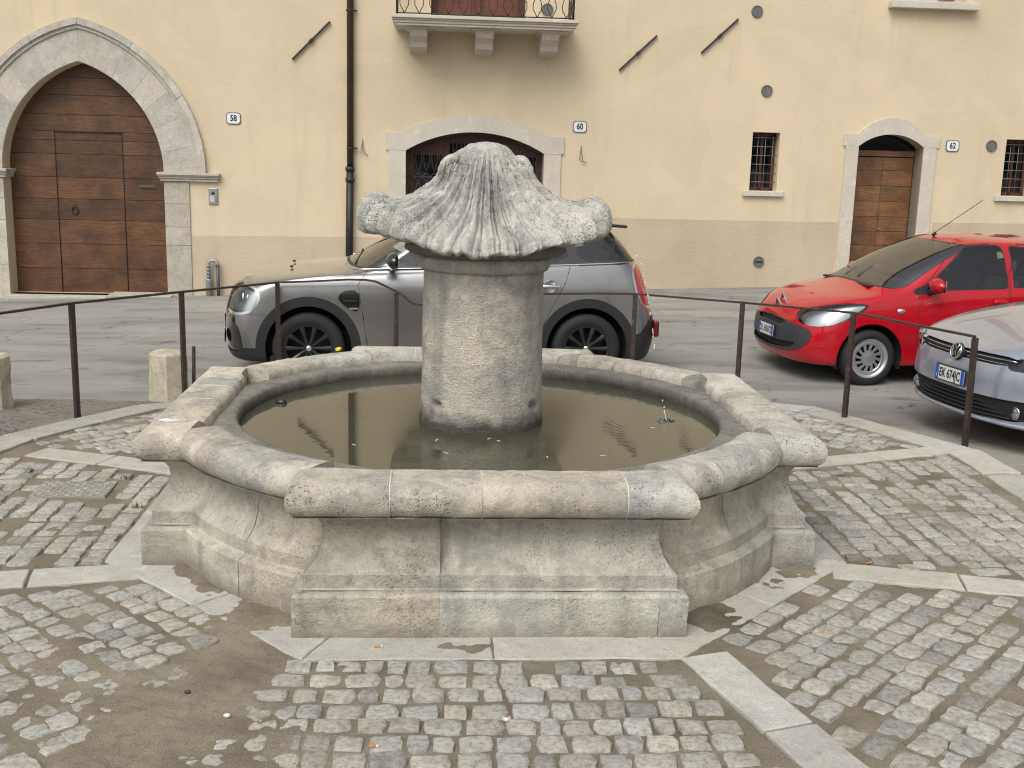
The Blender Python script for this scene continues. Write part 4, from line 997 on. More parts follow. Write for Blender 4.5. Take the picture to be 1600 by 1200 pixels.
# --- number tiles (signs), intercom, gas riser: things of their own, fixed to the wall
def wallpt(s_, z_, d_=0): c_, n_ = math.cos(PSI), math.sin(PSI); return (s_*c_+d_*n_, 11+s_*n_-d_*c_, z_)
def number_tile(s_, z_, txt, lab):
    t = empty('house_number', wallpt(s_, z_, .001), PSI, lab, 'house number', 'house number tiles on the wall')
    w, h, c = .105, .085, .03
    oct_ = lambda w, h, c: [(-w+c, -h), (w-c, -h), (w, -h+c), (w, h-c), (w-c, h), (-w+c, h), (-w, h-c), (-w, -h+c)]
    MB().prism(oct_(w, h, c), 0, .012, W3).build('tile_border', plain('blue_grey_enamel', (.10, .125, .16), .35), t)
    MB().prism(oct_(w-.012, h-.012, c-.004), .0121, .0145, W3).build('tile_face', plain('white_enamel', (.72, .74, .74), .25), t)
    text_mesh('digits', txt, .125, lambda a, b, d: Vector((a, -.0165, b)), M['ink'], t, sx=.78, bold=.0035)
number_tile(-3.838, 2.402, '58', 'white tile with number 58 beside the pointed portal')
number_tile(1.284, 2.424, '60', 'white tile with number 60 right of the wide grilled arch')
number_tile(7.089, 2.296, '62', 'white tile with number 62 beside the narrow plank door')
ic = empty('intercom', wallpt(-4.161, 1.267, .001), PSI, 'small grey metal intercom panel on the wall right of the portal', 'intercom')
MB().box((0, -.012, 0), (.135, .024, .235), bev=.008).build('panel', plain('grey_metal', (.33, .34, .34), .4, .6), ic)
mb = MB(); mb.lathe([(0, -.028), (.020, -.027), (.024, -.024)], 16, 'Y', (0, 0, .045)); mb.box((0, -.0255, .045), (.055, .003, .012)); mb.build('camera_eye', M['ink'], ic)
for k in range(4):
    mb = MB(); mb.box((.042, -.027, .0-k*.026), (.014, .006, .010), bev=.002); mb.build('call_button', M['ink'], ic)
mb = MB(); mb.box((-.015, -.0255, -.04), (.065, .003, .09)); mb.build('name_card', plain('pale_card', (.45, .47, .47), .5), ic)
gp = empty('gas_riser', wallpt(-4.19, -.16, .001), PSI, 'zinc gas riser with a bent pipe at the wall foot right of the portal', 'gas pipe')
zn = plain('galvanised_pipe', (.30, .33, .33), .45, .5, var=.2)
mb = MB(); mb.tube([(-.06, -.08, -.25), (-.06, -.08, .18), (-.06, -.08, .20)], [.046, .046, .05], 14); mb.build('riser_sleeve', zn, gp)
mb = MB(); mb.tube([(-.06, -.08, .15), (-.06, -.08, .43), (-.045, -.08, .465), (.0, -.08, .48), (.055, -.08, .475), (.075, -.08, .44), (.078, -.08, .40)], .026, 12); mb.build('bent_pipe', zn, gp)
mb = MB(); mb.tube([(.078, -.08, .40), (.078, -.08, -.2)], .024, 12); mb.build('drop_pipe', plain('dark_steel_pipe', (.075, .08, .075), .45, .4), gp)
for z_ in (.24, .29, .34, .40): mb = MB(); mb.lathe([(.026, -.012), (.034, -.010), (.034, .010), (.026, .012)], 14, 'Z', (-.06, -.08, z_)); mb.build('pipe_ring', zn, gp)
mb = MB(); mb.lathe([(.024, -.02), (.033, -.018), (.033, .018), (.024, .02)], 14, 'Z', (.078, -.08, .06)); mb.build('pipe_union', zn, gp)

# ================================================================== street furniture
def V3(p): return Vector(p)
posts = [(-3.55, 1.50), (-3.14, 2.36), (-2.54, 3.18), (-1.93, 4.13), (-.84, 4.13), (1.36, 4.16), (2.26, 3.72), (2.98, 2.88), (3.66, 2.12)]
ptop = [.80, .80, .80, .785, .72, .755, .755, .80, .745]
rg = empty('railing', (0, 0, 0), 0, 'brown rusty iron railing around the fountain, its top rail bent beside the drum', 'railing')
for i, ((x_, y_), zt_) in enumerate(zip(posts, ptop)):
    z0 = gzf(x_, y_)-.08; mb = MB(); lean = (0.012 if i == 8 else 0)
    rt_ = Matrix.Rotation(math.atan2(y_, x_), 3, 'Z')
    w_ = .036
    P_ = [rt_ @ Vector((a*w_/2, b*w_/2, 0)) for a, b in ((-1, -1), (1, -1), (1, 1), (-1, 1))]
    Vb = [Vector((x_+lean, y_, z0))+p for p in P_]+[Vector((x_, y_, zt_))+p for p in P_]
    mb.add(Vb, [(0, 1, 2, 3), (4, 5, 6, 7), (0, 1, 5, 4), (1, 2, 6, 5), (2, 3, 7, 6), (3, 0, 4, 7)]); mb.build('post', M['rust'], rg)
def flatbar(pts, w=.034, h=.016):
    mb = MB(); n = len(pts); V = []
    for i, p in enumerate(pts):
        p = Vector(p); t = Vector(pts[min(i+1, n-1)])-Vector(pts[max(i-1, 0)]); t.normalize(); s = t.cross(Vector((0, 0, 1))).normalized(); u = s.cross(t)
        V += [p+s*a*w/2+u*b*h/2 for a, b in ((-1, -1), (1, -1), (1, 1), (-1, 1))]
    Fq = [(i*4+k, i*4+(k+1) % 4, i*4+4+(k+1) % 4, i*4+4+k) for i in range(n-1) for k in range(4)]+[(0, 1, 2, 3), tuple((n-1)*4+k for k in (3, 2, 1, 0))]
    mb.add(V, Fq); return mb
railL = [(-3.95, .6, .80)]+[(x_, y_, z_+.008) for (x_, y_), z_ in zip(posts[:4], ptop[:4])]
flatbar(railL).build('top_rail', M['rust'], rg)
bent = [(-1.93, 4.13, .793), (-1.6, 4.13, .812), (-1.28, 4.13, .836), (-1.12, 4.12, .838), (-1.03, 4.12, .825), (-.93, 4.12, .78), (-.84, 4.13, .735), (-.78, 4.13, .70), (-.73, 4.13, .655), (-.68, 4.13, .625), (-.58, 4.13, .615), (-.4, 4.13, .62), (.0, 4.14, .70), (.5, 4.15, .745), (1.0, 4.16, .76), (1.36, 4.16, .765)]
flatbar(bent).build('top_rail', M['rust'], rg)
flatbar([(x_, y_, z_+.010) for (x_, y_), z_ in zip(posts[5:], ptop[5:])]).build('top_rail', M['rust'], rg)
# stone bollards
def bollard(x_, y_, r_, h_, rz, lab, worn):
    z0 = gzf(x_, y_)-.05
    b = MB(); V = []; n = 8
    rings = [(r_*1.04, -.06), (r_*1.02, .02), (r_, h_*.5), (r_*.98, h_*.86), (r_*.97, h_*.93), (r_*.86, h_*.97), (r_*.45, h_), (.001, h_+.01)]
    for rr_, z in dense(rings, .03):
        for i in range(n*4):
            a = 2*math.pi*i/(n*4); fa = (a % (2*math.pi/n))-math.pi/n; k = math.cos(math.pi/n)/math.cos(fa); V.append((rr_*k*math.cos(a), rr_*k*math.sin(a), z))
    m_ = n*4; L = len(V)//m_; b.add(V, [(i*m_+k, i*m_+(k+1) % m_, (i+1)*m_+(k+1) % m_, (i+1)*m_+k) for i in range(L-1) for k in range(m_)], 0, (1.05, 1.02, .93), True)
    o = b.build('bollard', M['stone_boll'], None); o.location = (x_, y_, z0); o.rotation_euler = (0, 0, rz); noisy(o.data, .012, 9, x_); o.data.shade_smooth(); o.data.set_sharp_from_angle(angle=R(28))
    tag(o, lab, 'bollard', 'stone bollards beyond the railing')
M['stone_boll'] = stone_mat('lichened_stone', (.56, .52, .42), (.44, .42, .36), (.16, .13, .08), .5, .5)
bollard(-2.755, 3.46, .165, .445, .2, 'short octagonal cream stone bollard with brown streaks, behind the railing post', 0)
bollard(-4.02, 2.86, .165, .47, .1, 'short grey stone bollard cut off by the left edge of the photo', 1)
sp_ = MB(); sp_.tube([(-2.50, 3.30, gzf(-2.5, 3.3)-.1), (-2.485, 3.30, .33)], .016, 6); tag(sp_.build('iron_stake', M['rust'], None), 'short thin rusty iron stake between the cream bollard and the railing post', 'stake')
# drip of water falling past the shell into the basin, and its splash
js = MB()
P_ = [(.70, .12, 1.60), (.80, .12, 1.55), (.87, .115, 1.42), (.915, .11, 1.24), (.945, .105, 1.08), (.975, .10, .89), (1.01, .09, .72), (1.05, .08, .548)]
seg = resample([(p[0], p[2]) for p in P_], 90)
for k, (x_, z_) in enumerate(seg):
    if rnd.random() < (.45 if z_ > 1.1 else .28) and z_ < 1.47:
        y_ = .12-.04*(1.6-z_); r_ = rnd.uniform(.0022, .0042); bm = None
        js.lathe([(0, -r_*2.4), (r_, -r_*.4), (r_*.8, r_), (0, r_*1.8)], 6, 'Z', (x_+rnd.uniform(-.002, .002), y_, z_))
mtw = plain('bright_droplets', (.85, .88, .9), .08, spec=1.0); tag(js.build('water_drops', mtw, None), kind='stuff')
spl = MB()
for k in range(70):
    a = rnd.uniform(0, 6.28); d = abs(rnd.gauss(0, .03)); r_ = rnd.uniform(.003, .008)
    spl.lathe([(0, .0), (r_, .001), (r_*.8, r_*.5), (0, r_*.8)], 6, 'Z', (JX+d*math.cos(a)*1.2, JY+d*math.sin(a), .5455))
tag(spl.build('splash_bubbles', glass_mat('bubble_film', (.6, .65, .7), .05, 1.6), None), kind='stuff')
# litter and small things
def pebble(name, x_, y_, z_, d, mt, lab, cat, group=None, rz=0):
    mb = MB(); bm = bmesh.new(); bmesh.ops.create_icosphere(bm, subdivisions=2, radius=1)
    V = [(v.co.x*d[0]*(1+.12*noise.noise(v.co*1.7)), v.co.y*d[1]*(1+.12*noise.noise(v.co*1.3+Vector((3, 1, 2)))), v.co.z*d[2]) for v in bm.verts]; Fq = [tuple(v.index for v in f.verts) for f in bm.faces]; bm.free()
    mb.add(V, Fq, 0, None, True); o = mb.build(name, mt, None); o.location = (x_, y_, z_); o.rotation_euler = (0, 0, rz); tag(o, lab, cat, group)
def gs(x_, y_): return float(sandz(np.array([x_]), np.array([y_]))[0])
pebble('pebble', -.857, -2.384, gs(-.857, -2.384)+.006, (.014, .010, .008), plain('white_pebble', (.62, .60, .56), .7), 'smooth white pebble on the sand at the lower left', 'pebble')
pebble('pebble', -1.045, -2.21, gs(-1.045, -2.21)+.006, (.013, .010, .008), plain('dark_pebble', (.05, .05, .052), .7), 'small dark grey pebble on the sand at the lower left', 'pebble')
cf, cp = plain('orange_filter', (.55, .22, .05), .8), plain('white_paper', (.62, .60, .56), .8)
def butt(x_, y_, a, lab, top=None):
    e = empty('cigarette_butt', (x_, y_, (max(gs(x_, y_), gzf(x_, y_))+.006) if top is None else top), a, lab, 'cigarette butt', 'cigarette butts on the paving')
    MB().tube([(0, 0, 0), (.026, 0, 0)], .0042, 8).build('filter', cf, e); MB().tube([(.026, 0, 0), (.036, 0, 0)], .004, 8).build('paper_end', cp, e)
butt(-.40, -1.775, .1, 'orange cigarette butt lying at the foot of the front plinth')
butt(-.335, -2.554, .05, 'orange cigarette butt on the setts at the bottom of the photo')
butt(1.503, -1.551, .3, 'orange cigarette butt between the setts right of the fountain front')
butt(1.989, -.697, .6, 'orange cigarette butt near the right block of the fountain')
butt(2.894, -.022, 2.0, 'orange cigarette butt on the setts at the right edge')
cpn = empty('bottle_cap', (.141, -2.326, gs(.141, -2.326)+.007), .4, 'small crumpled white and red bottle cap on the setts in front', 'bottle cap')
MB().lathe([(0, .006), (.013, .006), (.016, .002), (.017, -.004)], 20).build('cap_shell', plain('white_cap', (.6, .57, .58), .3, .3), cpn)
mb = MB(); mb.box((.0, .0, .0068), (.016, .005, .001)); mb.box((.003, .007, .0068), (.010, .003, .001)); mb.build('cap_print', plain('red_print', (.5, .04, .06), .4), cpn)
def scrap(name, P, z_, mt, lab, cat, c, rz=0, th=.0015):
    mb = MB(); mb.prism(P, 0, th, lambda a, b, d: Vector((a, b, d+.004*math.sin(a*90)))); o = mb.build(name, mt, None); o.location = (c[0], c[1], z_); o.rotation_euler = (0, 0, rz); tag(o, lab, cat)
scrap('paper_scrap', [(-.03, -.008), (.01, -.014), (.032, .004), (.0, .014), (-.02, .01)], gzf(2.4, 1.0)+.008, plain('blue_paper', (.10, .22, .48), .6), 'crumpled blue paper scrap on the setts right of the fountain', 'litter', (2.36, .95), .3)
def rim_to_world(x_, y_): return rotp(x_, y_, FR)
lx, ly = rotp(-1.565, -.60, FR)
scrap('paper_scrap', [(-.05, -.02), (.0, -.035), (.05, -.015), (.045, .02), (.0, .03), (-.045, .02)], .672, plain('white_tissue', (.70, .70, .74), .9), 'white tissue lying on the left corner of the fountain rim', 'litter', (lx, ly), .5)
scrap('leaf', [(-.028, 0), (-.012, -.014), (.014, -.012), (.030, 0), (.014, .013), (-.012, .014)], .5462, plain('yellow_leaf', (.62, .42, .06), .6), 'yellow leaf floating on the water in front of the drum', 'leaf', (-.37, -1.06), .2)
lx, ly = -.85, 1.50
scrap('leaf', [(-.022, 0), (-.01, -.018), (.012, -.016), (.024, 0), (.01, .016), (-.012, .018)], .675, plain('fresh_yellow_leaf', (.75, .60, .02), .5), 'bright yellow leaf on the far rim in front of the grey car wheel', 'leaf', (-.985, 1.375), .9, .012)
pebble('floating_rubbish', -1.165, .297, .548, (.035, .020, .022), plain('dark_float', (.02, .018, .016), .3), 'small dark piece of rubbish floating at the left of the basin', 'litter')  # plain dark lump on the water, no particular object
PET = ['tiny white petal floating just in front of the drum foot', 'tiny white petal at the drum foot, left of its centre', 'tiny white petal on the drum reflection, left of its centre', 'tiny white petal on open water right of the drum reflection', 'tiny white petal near the front rim, right of the drum',
       'tiny white petal on open water left of the drum, between drum and left rim', 'tiny white petal on the right edge of the drum reflection', 'tiny white petal touching the drum foot right of its centre', 'tiny white petal close to the splash of the falling drops']
def weed(x_, y_, lab):
    mb = MB(); z0 = max(gs(x_, y_), gzf(x_, y_))-.004
    for k in range(26):
        a = rnd.uniform(0, 6.28); r_ = rnd.uniform(0, .03); L = rnd.uniform(.012, .035); b_ = Vector((r_*math.cos(a)*1.4, r_*math.sin(a), 0)); d_ = Vector((math.cos(a)*rnd.uniform(.2, .9), math.sin(a)*rnd.uniform(.2, .9), 1)).normalized(); s_ = Vector((-math.sin(a), math.cos(a), 0))*.0028
        mb.add([b_-s_, b_+s_, b_+d_*L*.6+s_*.8, b_+d_*L, b_+d_*L*.6-s_*.8], [(0, 1, 2, 3, 4)])
    o = mb.build('weed_tuft', M['weed'], None, recalc=False); o.location = (x_, y_, z0); tag(o, lab, 'weed', 'small weeds in the paving joints')
M['weed'] = plain('green_weed', (.07, .115, .03), .8, var=.3)
weed(-1.92, -.02, 'low green weed tuft in the setts just left of the fountain'); weed(-2.16, .52, 'green weed tuft in the setts above the checkered cover'); weed(-2.78, .62, 'green weed tuft in the setts by the left paving band')
for i, (x_, y_) in enumerate([(.05, -.42), (-.22, -.47), (-.16, -.72), (.62, -.70), (.60, -.98), (-.63, -.60), (.34, -.75), (.10, -.46), (.95, -.1)]):
    if math.hypot(x_, y_) < .36: continue
    mb = MB(); L = rnd.uniform(.010, .02); mb.prism([(-L, -.003), (L, -.002), (L*.9, .004), (-L*.8, .003)], 0, .0012, lambda a, b, d: Vector((a, b, d))); o = mb.build('floating_petal', cp, None); o.location = (x_, y_, .5456); o.rotation_euler = (0, 0, rnd.uniform(0, 3))
    tag(o, PET[i], 'petal', 'white petals floating on the water')
# ================================================================== cars
def poly_sd(P, a, b, rnd_=0.0):
    "signed distance (negative inside) to polygon P in the plane (a,b)"
    P = np.array(P, float); d = np.full(len(a), 1e9); ins = np.zeros(len(a), bool); n = len(P)
    for i in range(n):
        p, q = P[i], P[(i+1) % n]; e = q-p; wx, wy = a-p[0], b-p[1]; t = np.clip((wx*e[0]+wy*e[1])/(e@e), 0, 1)
        d = np.minimum(d, np.hypot(wx-e[0]*t, wy-e[1]*t))
        if p[1] != q[1]: ins ^= ((p[1] > b) != (q[1] > b)) & (a < (q[0]-p[0])*(b-p[1])/(q[1]-p[1])+p[0])
    return np.where(ins, -d, d)-rnd_
def smoothpoly(P, it=2):
    for _ in range(it):
        Q = []
        for i in range(len(P)):
            a, b = P[i], P[(i+1) % len(P)]; Q += [(a[0]*.75+b[0]*.25, a[1]*.75+b[1]*.25), (a[0]*.25+b[0]*.75, a[1]*.25+b[1]*.75)]
        P = Q
    return P
def resamp(P, n):
    d = np.r_[0, np.cumsum(np.hypot(*np.diff(P, axis=0).T[:2]))]; t = np.linspace(0, d[-1], n); return np.stack([np.interp(t, d, P[:, k]) for k in range(P.shape[1])], 1)
class Skin:
    UF, UR = 56, 34; US = 110; SUB = 9
    def __init__(s, rings):
        cols = []
        for r in rings:
            xf, xr, w = r['xf'], r['xr'], max(r['w'], 1e-3); lf, lr, nf, nr_ = r['lf'], r['lr'], r['nf'], r['nr']
            ph = np.linspace(0, math.pi/2, 500)
            F_ = np.stack([xf-lf*(1-np.cos(ph)**(2/nf)), w*np.sin(ph)**(2/nf)*1.0], 1); F_ = resamp(F_, s.UF)
            B_ = np.stack([xr+lr*(1-np.cos(ph)**(2/nr_)), w*np.sin(ph)**(2/nr_)], 1); B_ = resamp(B_, s.UR)[::-1]
            xs_ = np.linspace(xf-lf, xr+lr, s.US+2)[1:-1]; S_ = np.stack([xs_, np.full(s.US, w)], 1)
            wt_ = r.get('wr', w)/w; k = np.clip((xf-lf-xs_)/((xf-lf)-(xr+lr)), 0, 1); bulge = .012*w*np.sin(math.pi*k); S_[:, 1] = S_[:, 1]*(1+(wt_-1)*k)+bulge; B_[:, 1] *= wt_
            tf = np.linspace(0, 1, s.UF); tf = tf*tf*(3-2*tf); tb = np.linspace(0, 1, s.UR); tb = tb*tb*(3-2*tb)
            z = np.r_[r['zf']+(r['z0']-r['zf'])*tf, r['z0']+(r['z1']-r['z0'])*k, r['z1']+(r['zr']-r['z1'])*tb]
            cols.append(np.c_[np.r_[F_, S_, B_], z])
        P = np.array(cols)                       # K x U x 3
        K = len(P)
        def bs(C, t):
            Cx = np.concatenate([2*C[:1]-C[1:2], C, 2*C[-1:]-C[-2:-1]]); i = np.clip(np.floor(t).astype(int), 0, K-2); f = (t-i)[:, None, None]
            return ((1-f)**3*Cx[i]+(3*f**3-6*f**2+4)*Cx[i+1]+(-3*f**3+3*f**2+3*f+1)*Cx[i+2]+f**3*Cx[i+3])/6
        C = P.copy()
        for _ in range(2): C = C+.65*(P-bs(C, np.arange(K, dtype=float)))
        t = np.linspace(0, K-1, (K-1)*s.SUB+1); G = bs(C, t); G[:, 0, 1] = 0; G[:, -1, 1] = 0; G[-1, :, 1] = 0; G[:, :, 1] = np.maximum(G[:, :, 1], 0)
        du = np.gradient(G, axis=1); dv = np.gradient(G, axis=0)
        du[:, 0, 0] = 0; du[:, 0, 2] = 0; du[:, 0, 1] = 1; du[:, -1] = (0, -1, 0)
        nn = np.cross(du, dv); nn /= np.linalg.norm(nn, axis=2, keepdims=True)+1e-9
        nn[-1] = (0, 0, 1); nn[:, 0, 1] = 0; nn[:, -1, 1] = 0
        if nn[K*3, s.UF+20, 1] < 0: nn = -nn; nn[-1] = (0, 0, 1)
        nn /= np.linalg.norm(nn, axis=2, keepdims=True)+1e-9
        T_, U_ = G.shape[:2]; uu = np.tile(np.r_[np.linspace(0, 1, s.UF), 1+np.arange(1, s.US+1)/(s.US+1), 2+np.linspace(0, 1, s.UR)], (T_, 1)); ss_ = np.tile(t[:, None], (1, U_))
        s.V = np.concatenate([G, nn, uu[..., None], ss_[..., None]], -1).reshape(-1, 8)
        I = np.arange(T_*U_).reshape(T_, U_); a, b, c, d = I[:-1, :-1], I[:-1, 1:], I[1:, 1:], I[1:, :-1]
        s.T = np.concatenate([np.stack([a, b, c], -1).reshape(-1, 3), np.stack([a, c, d], -1).reshape(-1, 3)])
        ar = np.linalg.norm(np.cross(s.V[s.T[:, 1], :3]-s.V[s.T[:, 0], :3], s.V[s.T[:, 2], :3]-s.V[s.T[:, 0], :3]), axis=1); s.T = s.T[ar > 1e-10]
        s.L = np.zeros(len(s.T), int); s.names = ['body']
    x = property(lambda s: s.V[:, 0]); y = property(lambda s: s.V[:, 1]); z = property(lambda s: s.V[:, 2])
    def lab(s, n):
        if n not in s.names: s.names.append(n)
        return s.names.index(n)
    def cut(s, f, new, src=('body',), mask=None):
        "triangles of src where f(V)<0 become new; triangles across the line are split on it"
        F = f(s); F = np.where(np.abs(F) < 1e-6, 1e-6, F); sid = [s.lab(q) for q in src]
        ok = np.isin(s.L, sid); 
        if mask is not None: mv = mask(s); ok &= mv[s.T].all(1)
        neg = F < 0; cnt = neg[s.T].sum(1); allin = ok & (cnt == 3); s.L[allin] = s.lab(new)
        cross = np.where(ok & (cnt > 0) & (cnt < 3))[0]
        if not len(cross): return s
        newV, nT, nL, cache = [], [], [], {}; base = len(s.V); ln = s.lab(new)
        def mid(i, j):
            k = (i, j) if i < j else (j, i)
            if k not in cache:
                t = F[k[0]]/(F[k[0]]-F[k[1]]); v = s.V[k[0]]*(1-t)+s.V[k[1]]*t; cache[k] = base+len(newV); newV.append(v)
            return cache[k]
        for ti in cross:
            t = [int(q) for q in s.T[ti]]; g = [neg[q] for q in t]; old = s.L[ti]
            for r_ in range(3):
                if g[r_] != g[(r_+1) % 3] and g[r_] != g[(r_+2) % 3]: break
            a, b, c = t[r_], t[(r_+1) % 3], t[(r_+2) % 3]; ab, ac = mid(a, b), mid(a, c)
            la, lb = (ln, old) if g[r_] else (old, ln)
            nT += [(a, ab, ac), (ab, b, c), (ab, c, ac)]; nL += [la, lb, lb]
        keep_ = np.ones(len(s.T), bool); keep_[cross] = False
        s.V = np.vstack([s.V, newV]); s.T = np.vstack([s.T[keep_], nT]); s.L = np.r_[s.L[keep_], nL]
        return s
    def emit(s, name, labels, mats, parent, side=0, off=0.0, mat_of=None, thick=None):
        "side 0: both halves in one mesh; +1 left, -1 right"
        ids = [s.lab(q) for q in labels]; k = np.isin(s.L, ids)
        if not k.any(): return None
        T_, L_ = s.T[k], s.L[k]; u, inv = np.unique(T_, return_inverse=True); V = s.V[u]; T_ = inv.reshape(-1, 3); P_, N_ = V[:, :3]+V[:, 3:6]*off, V[:, 3:6]
        mi = np.array([(mat_of or {}).get(s.names[l], 0) for l in L_])
        if thick:      # the patch again, set back, walls left open
            pass
        Pm, Nm = P_*[1, -1, 1], N_*[1, -1, 1]; n = len(P_)
        if side == 0: PP, NN, TT, MM = np.vstack([P_, Pm]), np.vstack([N_, Nm]), np.vstack([T_, T_[:, ::-1]+n]), np.r_[mi, mi]
        elif side > 0: PP, NN, TT, MM = P_, N_, T_, mi
        else: PP, NN, TT, MM = Pm, Nm, T_[:, ::-1], mi
        c = np.cross(PP[TT[:, 1]]-PP[TT[:, 0]], PP[TT[:, 2]]-PP[TT[:, 0]]); flip = (c*NN[TT[:, 0]]).sum(1) < 0; TT[flip] = TT[flip][:, ::-1]
        o = np_mesh(name, PP, TT, mats, parent, normals=NN); o.data.polygons.foreach_set('material_index', MM.tolist()); return o
def ring(xf, xr, w, z, lf=.45, lr=.35, nf=2.7, nr=3.0, z0=None, z1=None, zr=None, wr=None):
    z0 = z if z0 is None else z0; z1 = z0 if z1 is None else z1; d = dict(xf=xf, xr=xr, w=w, zf=z, lf=lf, lr=lr, nf=nf, nr=nr, z0=z0, z1=z1, zr=z1 if zr is None else zr)
    if wr: d['wr'] = wr
    return d
def wheel(parent, x, side, track, r, width, style, steer=0.0):
    w = empty('wheel', (x, side*track, r)); w.parent = parent; w.rotation_euler = (0, 0, steer + (0 if side > 0 else math.pi))
    h = width/2; rr = r*.66
    prof = [(rr, h-.012), (rr+.012, h), (r*.80, h+.006), (r-.028, h), (r-.008, h-.018), (r, h-.045), (r, -h+.045), (r-.008, -h+.018), (r-.028, -h), (rr, -h+.01)]
    MB().lathe(prof, 56, 'Y').build('tyre', M['rubber'], w, angle=R(50))
    mb = MB()
    rim = {'cap': M['alloy'], 'black': M['alloy_black'], 'five': M['alloy']}[style]
    mb.lathe([(rr+.002, -h+.02), (rr-.012, h-.05), (rr-.02, h-.02), (rr-.006, h-.004), (rr+.010, h+.001)], 56, 'Y')
    yb = h-.02
    MB().lathe([(0, -.02), (rr-.01, -.02)], 40, 'Y').build('brake_disc', M['dark'], w)
    if style == 'cap':
        mb.lathe([(0, yb+.018), (.03, yb+.017), (.05, yb+.010), (.075, yb+.006), (.078, yb-.004)], 40, 'Y')
        for k in range(12):
            a = 2*math.pi*k/12; sk = .16
            for (a0, a1, r0, r1) in ((-.17, .17, .07, rr-.045),):
                P_ = []
                for (aa, rad) in ((a0*.8, r0), (a1*.8, r0), (a1*.72+sk, r1), (a0*.72+sk, r1)): P_.append(Vector((rad*math.cos(a+aa), yb+(.008 if rad < .1 else .0), rad*math.sin(a+aa))))
                mb.add(P_+[p-Vector((0, .014, 0)) for p in P_], [(0, 1, 2, 3), (0, 1, 5, 4), (1, 2, 6, 5), (2, 3, 7, 6), (3, 0, 4, 7)])
        mb.lathe([(rr-.052, yb-.004), (rr-.045, yb+.004), (rr-.02, yb+.004), (rr-.008, yb-.004)], 48, 'Y')
    elif style == 'black':
        mb.lathe([(0, yb-.002), (.03, yb-.003), (.045, yb-.012), (.06, yb-.02)], 30, 'Y')
        for k in range(10):
            a = 2*math.pi*k/10; wd = .025
            for dd in (-.0, ):
                d_ = Vector((math.cos(a), 0, math.sin(a))); t_ = Vector((-math.sin(a), 0, math.cos(a)))
                mb.tube([d_*.03+Vector((0, yb-.022, 0)), d_*.10+Vector((0, yb-.012, 0)), d_*(rr-.05)+Vector((0, yb-.002, 0)), d_*(rr-.008)+Vector((0, yb-.012, 0))], [wd*.8, wd*.7, wd, wd*1.15], 8)
    else:
        mb.lathe([(0, yb), (.05, yb-.004), (.07, yb-.02)], 30, 'Y')
        for k in range(5):
            a = 2*math.pi*k/5
            for dd in (-.18, .18): mb.tube([Vector((.04*math.cos(a), yb-.02, .04*math.sin(a))), Vector(((rr-.01)*math.cos(a+dd), yb-.01, (rr-.01)*math.sin(a+dd)))], [.02, .016], 8)
    mb.build('hub_cap' if style == 'cap' else 'rim', rim, w, angle=R(40))
    if style == 'black':
        MB().lathe([(0, yb+.004), (.02, yb+.003), (.026, yb-.002)], 20, 'Y').build('hub_badge', M['chrome'], w)
    return w
def plate(parent, x, z, txt, tilt=0.0, w=.36, h=.11, y=0.0):
    p = empty('licence_plate', (x, y, z)); p.parent = parent; p.rotation_euler = (0, tilt, 0)
    MB().box((0, 0, 0), (.012, w+.02, h+.02), bev=.003).build('plate_holder', M['trim'], p)
    MB().box((.0075, 0, 0), (.004, w, h)).build('plate_face', M['plate_white'], p)
    for s_ in (1, -1): mb = MB(); mb.box((.0085, s_*(w/2-.02), 0), (.004, .038, h)); mb.build('blue_band', M['plate_blue'], p)
    text_mesh('plate_letters', txt, .098, lambda a, b, d: Vector((.0112, a, b-.002)), M['ink'], p, sx=.70, bold=.0022)
    text_mesh('country_letter', 'I', .035, lambda a, b, d: Vector((.0122, a-w/2+.02, b-.03)), M['plate_white'], p, sx=.8, bold=.001)
def seats(parent, xs_, z, w=.50, hh=.62, y=.36):
    for yy in (-y, y):
        mb = MB(); mb.box((xs_[0], yy, z), (.48, w, .16), bev=.05); mb.box((xs_[0]-.27, yy, z+hh/2), (.14, w*.94, hh), Matrix.Rotation(R(-14), 3, 'Y'), bev=.05); mb.box((xs_[0]-.36, yy, z+hh+.10), (.09, .26, .17), Matrix.Rotation(R(-8), 3, 'Y'), bev=.035)
        mb.build('seat', M['cloth'], parent, angle=R(60))
    mb = MB(); mb.box((xs_[1], 0, z), (.45, 1.15, .16), bev=.05); mb.box((xs_[1]-.25, 0, z+hh/2-.03), (.13, 1.15, hh-.08), Matrix.Rotation(R(-14), 3, 'Y'), bev=.05); mb.build('rear_bench', M['cloth'], parent, angle=R(60))
def cabin(parent, xd, zd, w, xs_, zb, steer_y=.36):
    mb = MB(); mb.box((xd, 0, zd-.12), (.42, w*1.8, .26), bev=.08); mb.build('dashboard', M['trim'], parent, angle=R(60))
    mb = MB(); c = Vector((xd-.30, steer_y, zd-.02)); pts = [c+Vector((.06*math.sin(a), .18*math.cos(a), .17*math.sin(a))) for a in np.linspace(0, 2*math.pi, 25)[:-1]]
    mb.tube(pts, .014, 8, closed=True); mb.tube([c, c+Vector((.15, 0, -.05))], .03, 8); mb.box(tuple(c), (.03, .28, .05), bev=.01); mb.build('steering_wheel', M['trim'], parent)
    seats(parent, xs_, zb)
